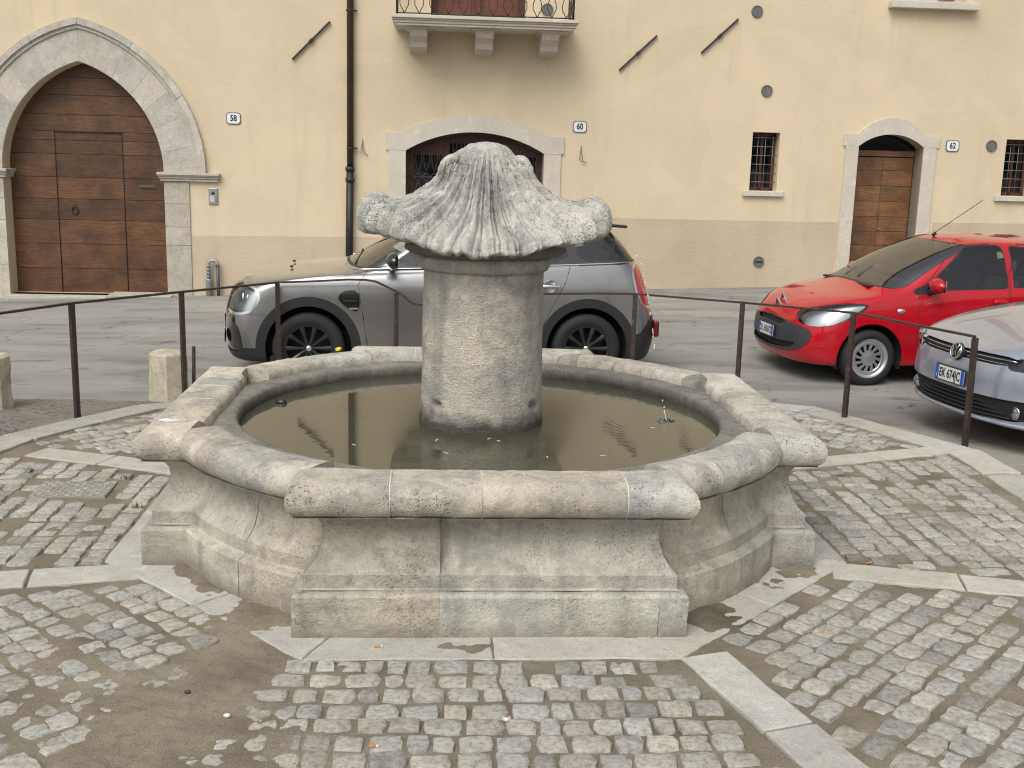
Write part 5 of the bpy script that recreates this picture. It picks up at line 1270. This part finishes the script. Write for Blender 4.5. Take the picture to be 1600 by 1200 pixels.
def mirror(parent, x, y, z, mcap, mbase, s=1.0, side=1):
    mb = MB(); bm = bmesh.new(); bmesh.ops.create_icosphere(bm, subdivisions=4, radius=1)
    V = [(x+v.co.x*.065*s*(1.15 if v.co.x > 0 else .35), side*(y+.07)+v.co.y*.115*s, z+v.co.z*.075*s*(1-.15*v.co.y*side)) for v in bm.verts]; Fq = [tuple(v.index for v in f.verts) for f in bm.faces]; bm.free()
    mb.add(V, Fq, 0, None, True); o = mb.build('door_mirror', mcap, parent)
    mb = MB(); mb.tube([(x+.02, side*(y-.09), z-.085), (x+.015, side*(y-.02), z-.075), (x, side*(y+.05), z-.05)], [.03, .026, .03], 8); mb.build('mirror_arm', mbase, o)
    mb = MB(); mb.box((x-.024*s, side*(y+.07), z), (.006, .19*s, .115*s), bev=.002); mb.build('mirror_glass', M['chrome'], o)
def headlamp(sk, label, parent, side, bulbs):
    ln = sk.emit('headlight', [label], M['lens'], parent, side, .002)
    sk.emit('reflector', [label], M['lamp_silver'], ln, side, -.035)
    for (x, y, z, r, mt) in bulbs:
        mb = MB(); mb.lathe([(0, .03), (r*.5, .026), (r*.8, .014), (r, 0), (r*1.12, .004), (r*1.18, -.02)], 28, 'Y'); 
        mb.v = [(v[1]+x, side*(v[0]+y), v[2]+z) for v in mb.v]; mb.build('lamp_bowl', mt, ln)
def liners(parent, xs_, r, w, y0):
    for x in xs_:
        for sd_ in (1, -1):
            mb = MB(); V = []; n = 24
            for k in range(n+1):
                a = -.35+(math.pi+.7)*k/n
                for y in (y0, w): V.append((x+r*math.cos(a), sd_*y, r_z[0]+r*math.sin(a)))
            b = len(V); V.append((x, sd_*y0, r_z[0]))
            mb.add(V, [(2*k, 2*k+1, 2*k+3, 2*k+2) for k in range(n)]+[(2*k, 2*k+2, b) for k in range(n)], 0, None, True); mb.build('wheel_arch', M['dark'], parent, recalc=False)
r_z = [0.3]
def window_set(sk, polys, seam=.012, lab='window'):
    for i, P in enumerate(polys):
        fP = smoothpoly(P, 1)
        sk.cut(lambda s: poly_sd(fP, s.x, s.z)-seam, 'seal', ('body', 'door'), mask=lambda s: (np.abs(s.V[:, 4]) > .25) & (s.V[:, 6] > .55))
        sk.cut(lambda s: poly_sd(fP, s.x, s.z), lab+str(i), ('seal',), mask=lambda s: (np.abs(s.V[:, 4]) > .25) & (s.V[:, 6] > .55))
def screen(sk, s0, s1, u1, new, front=True, seam=.03, r=.12):
    def f(s):
        u = s.V[:, 6] if front else 3-s.V[:, 6]; a, b = u*.9, (s.V[:, 7]-(s0+s1)/2)*.3; hw, hh = u1*.9, (s1-s0)/2*.3
        qx, qy = np.abs(a)-hw+r, np.abs(b)-hh+r; return np.hypot(np.maximum(qx, 0), np.maximum(qy, 0))+np.minimum(np.maximum(qx, qy), 0)-r
    mk = (lambda s: s.V[:, 6] < 1.3) if front else (lambda s: s.V[:, 6] > 1.7)
    sk.cut(lambda s: f(s)-seam, 'seal', ('body',), mk); sk.cut(f, new, ('seal',), mk)
def gapline(sk, f, w=.0035, src=('body',), mask=None): sk.cut(lambda s: np.abs(f(s))-w, 'gap', src, mask)
SIDE = lambda s: (s.V[:, 6] > .6) & (s.V[:, 6] < 2.6)
FRONT = lambda s: s.V[:, 6] < 1.05

# ------------------------------------------------------------------ small red hatchback
def red_car():
    car = empty('parked_car', CAR['red'][0], math.pi+CAR['red'][1], 'small shiny red hatchback parked in front of the narrow plank door', 'car', 'cars parked along the street')
    rg_ = [ring(.52, -2.5, .50, .20), ring(.64, -2.63, .755, .19, .5), ring(.700, -2.69, .798, .26, .52), ring(.722, -2.72, .812, .40, .54), ring(.706, -2.715, .813, .54, .54),
           ring(.660, -2.69, .806, .655, .52, z0=.665, z1=.68), ring(.545, -2.66, .79, .755, .50, z0=.785, z1=.81), ring(.30, -2.62, .768, .860, .52, z0=.868, z1=.92, zr=.90),
           ring(-.07, -2.56, .742, .958, .40, z0=.925, z1=.99, zr=.98), ring(-.40, -2.47, .685, 1.150, .36, z0=1.115, z1=1.15, zr=1.15), ring(-.76, -2.36, .622, 1.325, .32, z0=1.29, z1=1.31, zr=1.31),
           ring(-.98, -2.24, .545, 1.405, .28, z0=1.385, z1=1.385, zr=1.38), ring(-1.15, -2.10, .36, 1.442, .25, z0=1.438, z1=1.43), ring(-1.35, -1.95, 0.0, 1.462, .2, z0=1.462, z1=1.45)]
    s = Skin(rg_); r_z[0] = .29
    for xc in (0, -2.34): s.cut(lambda q: np.hypot(q.x-xc, q.z-.285)-.335, 'void', mask=lambda q: q.y > .50)
    s.cut(lambda q: q.z-.205, 'under')
    screen(s, 8.12, 10.8, .80, 'windscreen', True, .018, .08); screen(s, 8.3, 10.6, .86, 'rear_screen', False)
    # front doors and rear doors
    D1 = smoothpoly([(-.47, .24), (-.47, .90), (-.93, 1.36), (-1.44, 1.40), (-1.48, .25)], 1); D2 = smoothpoly([(-1.49, .25), (-1.46, 1.40), (-2.1, 1.37), (-2.35, 1.0), (-2.12, .60), (-1.92, .25)], 1)
    for P in (D1, D2): s.cut(lambda q: poly_sd(P, q.x, q.z), 'door', mask=SIDE); gapline(s, lambda q: poly_sd(P, q.x, q.z)+.002, .004, ('body', 'door'), SIDE)
    window_set(s, [[(-.56, .945), (-.60, .98), (-1.0, 1.33), (-1.1, 1.362), (-1.36, 1.37), (-1.405, 1.365), (-1.425, 1.33), (-1.44, 1.02), (-1.435, .975), (-1.39, .97)], [(-1.52, .975), (-1.525, 1.02), (-1.51, 1.33), (-1.515, 1.36), (-1.56, 1.363), (-1.98, 1.33), (-2.14, 1.06), (-2.07, .99)]])
    tri = [(-.44, .90), (-.44, .955), (-.56, .99), (-.62, 1.02), (-.60, .90)]; s.cut(lambda q: poly_sd(tri, q.x, q.z), 'trim', ('body', 'door', 'gap', 'seal'), SIDE)
    hl = smoothpoly([(.64, .585), (.50, .575), (.30, .635), (.05, .775), (.045, .81), (.22, .815), (.45, .765), (.60, .70)], 2)
    s.cut(lambda q: poly_sd(hl, q.x, q.z), 'headlight', mask=lambda q: (q.V[:, 6] < 1.2) & (q.y > .36))
    gapline(s, lambda q: poly_sd(hl, q.x, q.z)-.004, .003, mask=lambda q: (q.V[:, 6] < 1.2) & (q.y > .34))
    bp = smoothpoly([(0, .610), (.28, .600), (.48, .572), (.63, .550), (.675, .50), (.655, .41), (.57, .335), (.42, .295), (0, .272), (-.42, .29), (-.4, .6)], 2)
    s.cut(lambda q: poly_sd(bp, q.y, q.z), 'bumper', mask=FRONT)
    s.cut(lambda q: poly_sd([(-.1, .555), (.25, .545), (.34, .575), (.25, .592), (-.1, .602)], q.y, q.z), 'grille', ('bumper',), FRONT)
    s.cut(lambda q: poly_sd(smoothpoly([(-.3, .375), (.30, .385), (.50, .40), (.52, .375), (.40, .325), (-.3, .295)], 1), q.y, q.z), 'grille', ('bumper',), FRONT)
    gapline(s, lambda q: np.abs(q.V[:, 7]-6.15)*.1+.0*q.x+(q.y > .55)*.1-0.0004, .0004, mask=lambda q: q.V[:, 6] < .7)
    bon = lambda q: poly_sd([(-.6, 1.3), (.60, 1.3), (.62, .3), (.50, .72), (-.6, .72)], q.y, q.z)
    gapline(s, lambda q: q.y-(.655-.05*(q.x+.1)), .003, mask=lambda q: (q.x < .06) & (q.x > -.30) & (q.z > .80) & (q.V[:, 7] < 8))
    fil = [(-2.02, .70), (-2.02, .84), (-2.16, .84), (-2.16, .70)]
    s.emit('body', ['body', 'gap', 'seal', 'trim', 'under'], [M['red'], M['dark'], M['trim']], car, 0, 0, {'gap': 1, 'seal': 2, 'trim': 2, 'under': 2})
    for sd_ in (1, -1):
        for nm, x0, x1 in (('front', -1.485, 0), ('rear', -3, -1.485)): pass
        d_ = s.emit('doors', ['door'], M['red'], car, sd_)
        d_.name = 'side_doors'
        for i in (0, 1): s.emit('side_window', ['window%d' % i], M['glass'], car, sd_)
        for xx in (-1.33, -2.0):
            mb = MB(); mb.box((xx, sd_*.835, .835), (.15, .03, .045), bev=.014); mb.box((xx, sd_*.822, .835), (.11, .01, .07), bev=.004); mb.build('door_handle', M['red'], d_, angle=R(50))
        mb = MB(); mb.box((-1.02, sd_*.832, .455), (1.0, .022, .045), bev=.01); mb.build('rubbing_strip', M['trim'], d_)
        mirror(car, -.62, .80, 1.00, M['red'], M['trim'], 1.0, sd_)
        mb = MB(); mb.lathe([(0, .012), (.022, .008), (.028, 0)], 16, 'Y'); mb.v = [(v[0]*1.5-.29, sd_*(.806+v[1]), v[2]*.9+.745) for v in mb.v]; mb.build('side_repeater', M['lamp_silver'], car)
        headlamp(s, 'headlight', car, sd_, [(.36, .58, .70, .058, M['lamp_silver']), (.22, .62, .745, .045, M['chrome'])])
        for x in (0, -2.34): wheel(car, x, sd_, .725, .28, .155, 'cap', .0)
        mb = MB(); mb.box((-2.58, sd_*.62, .95), (.10, .12, .34), bev=.03); mb.build('tail_light', plain('red_lamp', (.35, .01, .01), .2), car)
    s.emit('windscreen', ['windscreen'], M['screen'], car); s.emit('rear_window', ['rear_screen'], M['glass'], car)
    s.emit('bumper_insert', ['bumper'], M['trim_grey'], car, 0, .006); s.emit('lower_grille', ['grille'], M['dark'], car, 0, -.015)
    mb = MB()
    for k in range(3): mb.tube([(.70-.012*k-.5*y_*y_, y_, .345+k*.018) for y_ in np.linspace(-.42, .42, 15)], .004, 5)
    mb.build('grille_bars', M['trim'], car)
    plate(car, .738, .455, 'DL 696XZ', R(-3), .36, .11)
    mb = MB()   # double chevron
    for k in (0, 1):
        z0 = .715+k*.052
        for s_ in (1, -1): mb.add([(.655-k*.055, 0, z0+.035), (.655-k*.055, 0, z0+.062), (.640-k*.055, s_*.062, z0-.002+.0), (.640-k*.055, s_*.062, z0-.028), (.635-k*.055, 0, z0+.035), (.635-k*.055, 0, z0+.062), (.620-k*.055, s_*.062, z0-.002), (.620-k*.055, s_*.062, z0-.028)], [(0, 1, 2, 3), (4, 5, 6, 7), (0, 1, 5, 4), (1, 2, 6, 5), (2, 3, 7, 6), (3, 0, 4, 7)])
    mb.build('front_badge', M['chrome'], car)
    mb = MB(); mb.tube([(-1.02, .0, 1.43), (-1.05, .0, 1.455)], .018, 8); mb.tube([(-1.03, 0, 1.45), (-1.55, .0, 1.80)], .0035, 5); mb.build('roof_aerial', M['ink'], car)
    mb = MB(); mb.tube([(-.13, .25, .965), (-.20, .05, 1.005), (-.30, -.38, 1.06)], .009, 6); mb.tube([(-.16, -.1, .97), (-.28, -.45, 1.03)], .008, 6); mb.box((-.12, 0, .955), (.09, 1.0, .02), bev=.008); mb.build('wipers', M['trim'], car)
    liners(car, (0, -2.34), .345, .80, .50); cabin(car, -.55, .97, .66, (-1.30, -2.02), .42)
    mb = MB(); mb.box((-1.05, 0, .32), (2.9, 1.2, .20), bev=.03); mb.build('underbody', M['dark'], car)
    return car
# ------------------------------------------------------------------ grey compact crossover
def grey_car():
    car = empty('parked_car', CAR['grey'][0], math.pi+CAR['grey'][1], 'warm grey compact car with black wheels parked behind the fountain', 'car', 'cars parked along the street')
    rg_ = [ring(.60, -3.2, .55, .22), ring(.74, -3.36, .85, .20, .40, nf=3.2), ring(.80, -3.42, .895, .30, .42, nf=3.4), ring(.825, -3.45, .908, .45, .42, nf=3.4), ring(.815, -3.44, .91, .62, .42, nf=3.2, wr=.905),
           ring(.785, -3.38, .905, .78, .42, z0=.80, z1=.84, zr=.80), ring(.70, -3.34, .893, .905, .42, z0=.92, z1=.97, zr=.95), ring(.48, -3.31, .868, .99, .42, z0=.99, z1=1.065, zr=1.04),
           ring(.0, -3.28, .845, 1.055, .40, z0=1.038, z1=1.13, zr=1.11), ring(-.36, -3.24, .825, 1.098, .36, z0=1.075, z1=1.175, zr=1.16), ring(-.66, -3.14, .765, 1.27, .34, z0=1.25, z1=1.31, zr=1.31),
           ring(-.96, -3.03, .705, 1.425, .30, z0=1.405, z1=1.43, zr=1.43), ring(-1.14, -2.95, .63, 1.492, .28, z0=1.475, z1=1.485, zr=1.48), ring(-1.35, -2.85, .40, 1.532, .25, z0=1.53, z1=1.52), ring(-1.5, -2.7, 0.0, 1.552, .2, z0=1.552, z1=1.54)]
    s = Skin(rg_); r_z[0] = .35
    for xc in (0, -2.67): s.cut(lambda q: np.hypot(q.x-xc, q.z-.345)-.40, 'void', mask=lambda q: q.y > .55)
    screen(s, 9.1, 11.9, .93, 'windscreen', True, .03); screen(s, 9.2, 11.7, .86, 'rear_screen', False, .05)
    for xc in (0, -2.67): s.cut(lambda q: np.hypot(q.x-xc, (q.z-.345)*1.0)-.490, 'cladding', mask=lambda q: q.y > .50)
    s.cut(lambda q: q.z-(.335), 'cladding', mask=lambda q: (q.x < .1)); s.cut(lambda q: q.z-.27, 'cladding')
    s.cut(lambda q: poly_sd([(-3.6, .1), (-3.6, .66), (-3.33, .66), (-3.2, .50), (-3.0, .45), (-2.9, .1)], q.x, q.z), 'cladding', mask=lambda q: q.V[:, 6] > 1.9)
    s.cut(lambda q: poly_sd(smoothpoly([(.0, .30), (.0, .56), (.45, .56), (.62, .60), (.80, .66), (.84, .58), (.80, .36), (.60, .30)], 1), q.y, q.z), 'grille', mask=lambda q: q.V[:, 6] < .97)
    s.cut(lambda q: poly_sd(smoothpoly([(-.3, .60), (.30, .60), (.46, .66), (.50, .78), (.40, .85), (-.3, .87)], 1), q.y, q.z), 'grille', mask=lambda q: q.V[:, 6] < .8)
    s.cut(lambda q: poly_sd(smoothpoly([(.60, .37), (.66, .60), (.95, .66), (.95, .30), (.62, .30)], 1), q.x, q.z), 'grille', mask=lambda q: q.V[:, 6] < 1.05)
    s.cut(lambda q: q.z-.345, 'cladding', mask=lambda q: q.x > .4)
    hl = smoothpoly([(.80, .70), (.66, .665), (.52, .70), (.455, .80), (.47, .885), (.56, .915), (.72, .90), (.86, .82)], 2)
    s.cut(lambda q: poly_sd(hl, q.x, q.z), 'headlight', mask=lambda q: (q.V[:, 6] < 1.2) & (q.y > .50))
    s.cut(lambda q: poly_sd(hl, q.x, q.z)-.022, 'bezel', mask=lambda q: (q.V[:, 6] < 1.2) & (q.y > .45))
    D1 = [(-.55, .335), (-.50, .70), (-.46, .95), (-.56, 1.09), (-1.0, 1.47), (-1.58, 1.50), (-1.60, .335)]; D2 = [(-1.61, .335), (-1.59, 1.5), (-2.50, 1.47), (-2.49, 1.13), (-2.44, .98), (-2.30, .72), (-2.12, .335)]
    for P in (D1, D2): s.cut(lambda q: poly_sd(P, q.x, q.z), 'door', mask=SIDE); gapline(s, lambda q: poly_sd(P, q.x, q.z)+.003, .0045, ('body', 'door', 'cladding'), SIDE)
    gapline(s, lambda q: (q.x+.30+(1.0-q.z)*-.62+ .0), .0035, mask=lambda q: (q.V[:, 6] > .8) & (q.z > .74) & (q.x > -.5) & (q.x < .2) & (q.y > .5))
    gapline(s, lambda q: q.z-.66, .0035, mask=lambda q: (q.V[:, 6] < 1.05) & (q.x > .38) & (q.y > .5))
    scut = smoothpoly([(-.27, .84), (-.33, .895), (-.475, .90), (-.475, .70), (-.40, .705), (-.30, .78)], 1)
    s.cut(lambda q: poly_sd(scut, q.x, q.z), 'scuttle', ('body', 'door', 'gap'), SIDE)
    # glasshouse: one band with blackened pillars
    gl = [(-.66, 1.098), (-1.09, 1.42), (-1.20, 1.445), (-2.70, 1.435), (-2.98, 1.30), (-3.05, 1.195), (-2.6, 1.165), (-1.6, 1.125)]
    s.cut(lambda q: poly_sd(smoothpoly(gl, 1), q.x, q.z)-.05, 'pillar', ('body', 'door', 'gap'), mask=lambda q: (q.z > 1.06+(-q.x)*.032) & (q.V[:, 6] > .62) & (q.V[:, 4] > .2))
    for i, P in enumerate([[(-.72, 1.11), (-1.12, 1.405), (-1.20, 1.425), (-1.54, 1.43), (-1.57, 1.125)], [(-1.65, 1.13), (-1.62, 1.43), (-2.42, 1.42), (-2.50, 1.165)], [(-2.58, 1.175), (-2.52, 1.415), (-2.72, 1.40), (-2.96, 1.27), (-2.98, 1.20)]]):
        s.cut(lambda q: poly_sd(smoothpoly(P, 1), q.x, q.z), 'window%d' % i, ('pillar',), SIDE)
    tl = smoothpoly([(-3.18, .83), (-3.12, 1.10), (-3.16, 1.15), (-3.26, 1.15), (-3.40, 1.08), (-3.42, .80), (-3.30, .74)], 1)
    s.cut(lambda q: poly_sd(tl, q.x, q.z), 'tail', mask=lambda q: (q.V[:, 6] > 1.8) & (q.y > .40))
    s.cut(lambda q: poly_sd(tl, q.x, q.z)-.028, 'tail_bezel', ('body',), mask=lambda q: (q.V[:, 6] > 1.8) & (q.y > .35))
    s.cut(lambda q: 1.0*(11.95-q.V[:, 7]), 'roof', ('body', 'seal', 'pillar'))
    s.cut(lambda q: poly_sd([(-3.6, 1.16), (-3.2, 1.18), (-2.93, 1.5), (-3.2, 1.6), (-3.7, 1.5)], q.x, q.z), 'pillar', ('body', 'roof'), mask=lambda q: q.V[:, 6] > 1.9)
    s.emit('body', ['body', 'gap', 'seal', 'cladding', 'pillar', 'roof'], [M['bronze'], M['dark'], M['trim'], M['gloss_black']], car, 0, 0, {'gap': 1, 'seal': 2, 'cladding': 2, 'pillar': 3, 'roof': 3})
    s.emit('front_grille', ['grille'], M['gloss_black'], car, 0, -.008); [s.emit('lamp_surround', [b_], M['chrome'], car, q_, .002) for q_ in (1, -1) for b_ in ('bezel', 'tail_bezel')]
    s.emit('windscreen', ['windscreen'], M['screen'], car); s.emit('rear_window', ['rear_screen'], M['glass'], car)
    for sd_ in (1, -1):
        d_ = s.emit('side_doors', ['door'], M['bronze'], car, sd_)
        for i in range(3): s.emit('side_window', ['window%d' % i], M['glass'], car, sd_)
        sc = s.emit('wing_vent', ['scuttle'], M['gloss_black'], car, sd_, .006)
        mb = MB(); mb.box((-.42, sd_*.922, .725), (.085, .006, .018), bev=.002); mb.build('vent_badge', M['chrome'], sc)
        mb = MB(); mb.box((-.39, sd_*.921, .80), (.14, .006, .02), bev=.002); mb.build('vent_slat', M['trim'], sc)
        for xx in (-1.40, -2.30):
            mb = MB(); mb.box((xx, sd_*.935, .955), (.18, .026, .026), bev=.010); hd = mb.build('door_handle', M['chrome'], d_, angle=R(50))
            mb = MB(); mb.lathe([(0, 0), (.055, .001), (.060, .005), (.066, .001)], 24, 'Y'); mb.v = [(v[0]+xx+.01, sd_*(v[1]+.911), v[2]+.95) for v in mb.v]; mb.build('handle_recess', M['bronze'], d_)
        mb = MB(); mb.tube([(x_, sd_*(.833-.0*x_+yo), z_) for x_, z_, yo in ((-.42, 1.083, -.06), (-.52, 1.088, -.02), (-.66, 1.094, .0), (-1.2, 1.108, .008), (-1.8, 1.128, .008), (-2.4, 1.150, .004), (-2.9, 1.172, -.004), (-3.08, 1.185, -.03))], .008, 6); mb.build('chrome_beltline', M['chrome'], car)
        mirror(car, -.80, .93, 1.185, M['gloss_black'], M['gloss_black'], 1.1, sd_)
        headlamp(s, 'headlight', car, sd_, [(.62, .70, .79, .070, M['chrome'])])
        tl_ = s.emit('tail_light', ['tail'], plain('red_tail_lens', (.42, .012, .012), .12, coat=1), car, sd_, .004)
        for x in (0, -2.67): wheel(car, x, sd_, .80, .34, .215, 'black')
        mb = MB(); mb.box((-3.40, sd_*.70, .52), (.06, .16, .16), bev=.02); mb.build('rear_fog_lamp', plain('dark_red_lens', (.12, .01, .012), .2), car)
        mb = MB(); mb.lathe([(0, .01), (.045, .008), (.058, 0), (.062, .008), (.07, 0)], 24, 'Y'); mb.v = [(v[1]+.785, sd_*(.66+v[0]), v[2]+.43) for v in mb.v]; mb.build('fog_lamp', M['chrome'], car)
        mb = MB(); mb.tube([(x_, sd_*.60, z_) for x_, z_ in ((-1.25, 1.50), (-1.35, 1.545), (-2.6, 1.545), (-2.75, 1.50))], .016, 8); mb.build('roof_rail', M['gloss_black'], car)
    mb = MB(); mb.box((-2.98, 0, 1.515), (.30, 1.0, .03), Matrix.Rotation(R(-4), 3, 'Y'), bev=.015); mb.build('roof_spoiler', M['gloss_black'], car, angle=R(50))
    mb = MB(); mb.box((-2.9, 0, 1.60), (.09, .04, .07), bev=.015); mb.build('shark_fin', M['gloss_black'], car)
    mb = MB()
    for y_ in (.25, -.30): mb.box((.18, y_, 1.05), (.03, .06, .018), bev=.005)
    mb.build('washer_jet', M['trim'], car)
    mb = MB(); mb.tube([(-.44, .52, 1.115), (-.5, .1, 1.17), (-.52, -.2, 1.19)], .009, 6); mb.box((-.37, 0, 1.088), (.05, .8, .012), bev=.005); mb.build('wipers', M['trim'], car)
    plate(car, .835, .50, '', 0)
    liners(car, (0, -2.67), .41, .90, .58); cabin(car, -.85, 1.10, .74, (-1.60, -2.45), .55)
    mb = MB(); mb.box((-1.3, 0, .36), (3.7, 1.3, .24), bev=.03); mb.build('underbody', M['dark'], car)
    return car
# ------------------------------------------------------------------ silver hatchback at the right edge
def silver_car():
    car = empty('parked_car', CAR['silver'][0], math.pi+CAR['silver'][1], 'silver hatchback at the right edge of the photo, nose behind the last railing post', 'car', 'cars parked along the street')
    rg_ = [ring(.68, -3.1, .55, .20), ring(.80, -3.24, .83, .185, .52, nf=2.75), ring(.86, -3.29, .875, .27, .56, nf=2.75), ring(.885, -3.31, .893, .40, .56, nf=2.75), ring(.880, -3.30, .893, .54, .56, nf=2.75),
           ring(.855, -3.28, .888, .64, .54, nf=2.75, z0=.66), ring(.80, -3.26, .875, .738, .52, nf=2.75, z0=.765, z1=.80), ring(.58, -3.22, .85, .825, .50, z0=.86, z1=.92, zr=.90),
           ring(.12, -3.17, .82, .955, .44, z0=.95, z1=1.0, zr=.98), ring(-.26, -3.12, .80, 1.03, .40, z0=1.0, z1=1.045, zr=1.04), ring(-.62, -3.0, .735, 1.175, .36, z0=1.15, z1=1.19),
           ring(-1.0, -2.88, .665, 1.345, .32, z0=1.32, z1=1.34), ring(-1.22, -2.75, .585, 1.415, .28, z0=1.40, z1=1.41), ring(-1.42, -2.6, .38, 1.455, .25, z0=1.455, z1=1.44), ring(-1.6, -2.4, 0.0, 1.475, .2, z0=1.475, z1=1.46)]
    s = Skin(rg_); r_z[0] = .33
    for xc in (0, -2.578): s.cut(lambda q: np.hypot(q.x-xc, q.z-.32)-.355, 'void', mask=lambda q: q.y > .55)
    screen(s, 9.1, 11.8, .93, 'windscreen', True, .02); screen(s, 9.2, 11.6, .86, 'rear_screen', False)
    gr = [(-.3, .648), (.40, .655), (.60, .672), (.62, .712), (.50, .728), (-.3, .716)]
    s.cut(lambda q: poly_sd(gr, q.y, q.z), 'grille', mask=FRONT)
    lo = smoothpoly([(-.4, .405), (.46, .41), (.76, .425), (.80, .38), (.74, .28), (.55, .245), (-.4, .235)], 1)
    s.cut(lambda q: poly_sd(lo, q.y, q.z), 'grille', mask=FRONT)
    hl = smoothpoly([(.52, .648), (.60, .640), (.80, .655), (.885, .70), (.89, .765), (.80, .765), (.64, .735), (.55, .715)], 1)
    s.cut(lambda q: poly_sd(hl, q.y, q.z), 'headlight', mask=lambda q: (q.V[:, 6] < 1.1) & (q.x > .28))
    gapline(s, lambda q: poly_sd(hl, q.y, q.z)-.004, .003, ('body', 'grille'), lambda q: (q.V[:, 6] < 1.1) & (q.x > .25))
    gapline(s, lambda q: q.V[:, 7]*.1-.598, .0006, mask=lambda q: q.V[:, 6] < .62)
    gapline(s, lambda q: q.y-(.70+.04*(.4-q.x)), .003, mask=lambda q: (q.x < .62) & (q.x > -.25) & (q.z > .74) & (q.V[:, 7] < 8.9))
    D1 = [(-.50, .25), (-.50, .93), (-.98, 1.40), (-1.55, 1.42), (-1.58, .25)]
    s.cut(lambda q: poly_sd(D1, q.x, q.z), 'door', mask=SIDE); gapline(s, lambda q: poly_sd(D1, q.x, q.z)+.002, .004, ('body', 'door'), SIDE)
    window_set(s, [[(-.66, 1.0), (-1.08, 1.345), (-1.18, 1.375), (-1.52, 1.385), (-1.54, 1.02)], [(-1.62, 1.02), (-1.60, 1.385), (-2.35, 1.36), (-2.62, 1.07)]])
    s.emit('body', ['body', 'gap', 'seal'], [M['silver'], M['dark'], M['trim']], car, 0, 0, {'gap': 1, 'seal': 2}); s.emit('front_grille', ['grille'], M['dark'], car, 0, -.02)
    s.emit('windscreen', ['windscreen'], M['screen'], car); s.emit('rear_window', ['rear_screen'], M['glass'], car)
    def bars(name, zs, hw, r_, mt, x0, cv=.10):
        mb = MB()
        for z_ in zs: mb.tube([(x0-cv*abs(y_/hw)**2.6, y_, z_) for y_ in np.linspace(-hw, hw, 25)], r_, 6)
        mb.build(name, mt, car)
    bars('chrome_strip', (.668, .700), .57, .0045, M['chrome'], .842, .085); bars('grille_bar', (.27, .30, .33, .36, .39), .66, .007, M['trim'], .872, .15)
    mb = MB(); mb.tube([(.862-.22*abs(y_/.8)**3, y_, .225) for y_ in np.linspace(-.78, .78, 30)], .016, 8); mb.build('chin_strip', M['silver'], car)
    for sd_ in (1, -1):
        s.emit('front_door', ['door'], M['silver'], car, sd_)
        for i in (0, 1): s.emit('side_window', ['window%d' % i], M['glass'], car, sd_)
        ln = s.emit('headlight', ['headlight'], M['lens'], car, sd_, .002); s.emit('lamp_housing', ['headlight'], M['trim'], ln, sd_, -.03)
        for (x, y, z, r) in ((.66, .755, .705, .052), (.72, .64, .693, .035)):
            mb = MB(); mb.lathe([(0, .022), (r*.5, .02), (r*.75, .006), (r, 0), (r*1.1, .012), (r*1.15, -.01)], 24, 'Y'); mb.v = [(v[1]+x, sd_*(v[0]+y), v[2]+z) for v in mb.v]; mb.build('lamp_bowl', M['chrome'], ln)
        mb = MB(); mb.lathe([(.0, .01), (.035, .008), (.045, 0), (.050, .010), (.056, .0)], 24, 'Y'); mb.v = [(v[1]+.768, sd_*(.62+v[0]*.9), v[2]*.9+.325) for v in mb.v]; mb.build('fog_lamp', M['chrome'], car)
        mirror(car, -.74, .90, 1.07, M['silver'], M['trim'], 1.05, sd_)
        for x in (0, -2.578): wheel(car, x, sd_, .77, .316, .195, 'five')
    bd_ = empty('front_badge', (.868, 0, .690)); bd_.parent = car; bd_.rotation_euler = (0, R(-14), 0)
    mb = MB(); mb.lathe([(0, 0), (.062, 0), (.070, .004), (.070, -.015)], 36, 'Y'); mb.v = [(v[1], v[0], v[2]) for v in mb.v]; mb.build('badge_disc', M['ink'], bd_)
    mb = MB(); c = lambda a, b: (.008, -a, b)
    mb.tube([c(.062*math.cos(a), .062*math.sin(a)) for a in np.linspace(0, 2*math.pi, 33)[:-1]], .0065, 6, closed=True)
    for P_ in ([(-.024, .054), (0, .006), (.024, .054)], [(-.050, .034), (-.024, -.046), (0, .0), (.024, -.046), (.050, .034)]): mb.tube([c(*p) for p in P_], .0055, 6)
    mb.build('badge_letters', M['chrome'], bd_)
    plate(car, .902, .500, 'EK 674JC', R(-2), .36, .11)
    mb = MB(); mb.box((-.30, 0, .99), (.10, 1.2, .02), bev=.008); mb.build('wipers', M['trim'], car)
    liners(car, (0, -2.578), .365, .88, .56); cabin(car, -.75, 1.0, .70, (-1.50, -2.35), .48)
    mb = MB(); mb.box((-1.25, 0, .33), (3.6, 1.3, .22), bev=.03); mb.build('underbody', M['dark'], car)
    return car
CAR = {'red': ((3.60, 5.38, -.145), .165), 'grey': ((-1.795, 5.187, -.187), .13), 'silver': ((4.56, 2.74, -.115), .225)}
for fn in (red_car, grey_car, silver_car): fn()
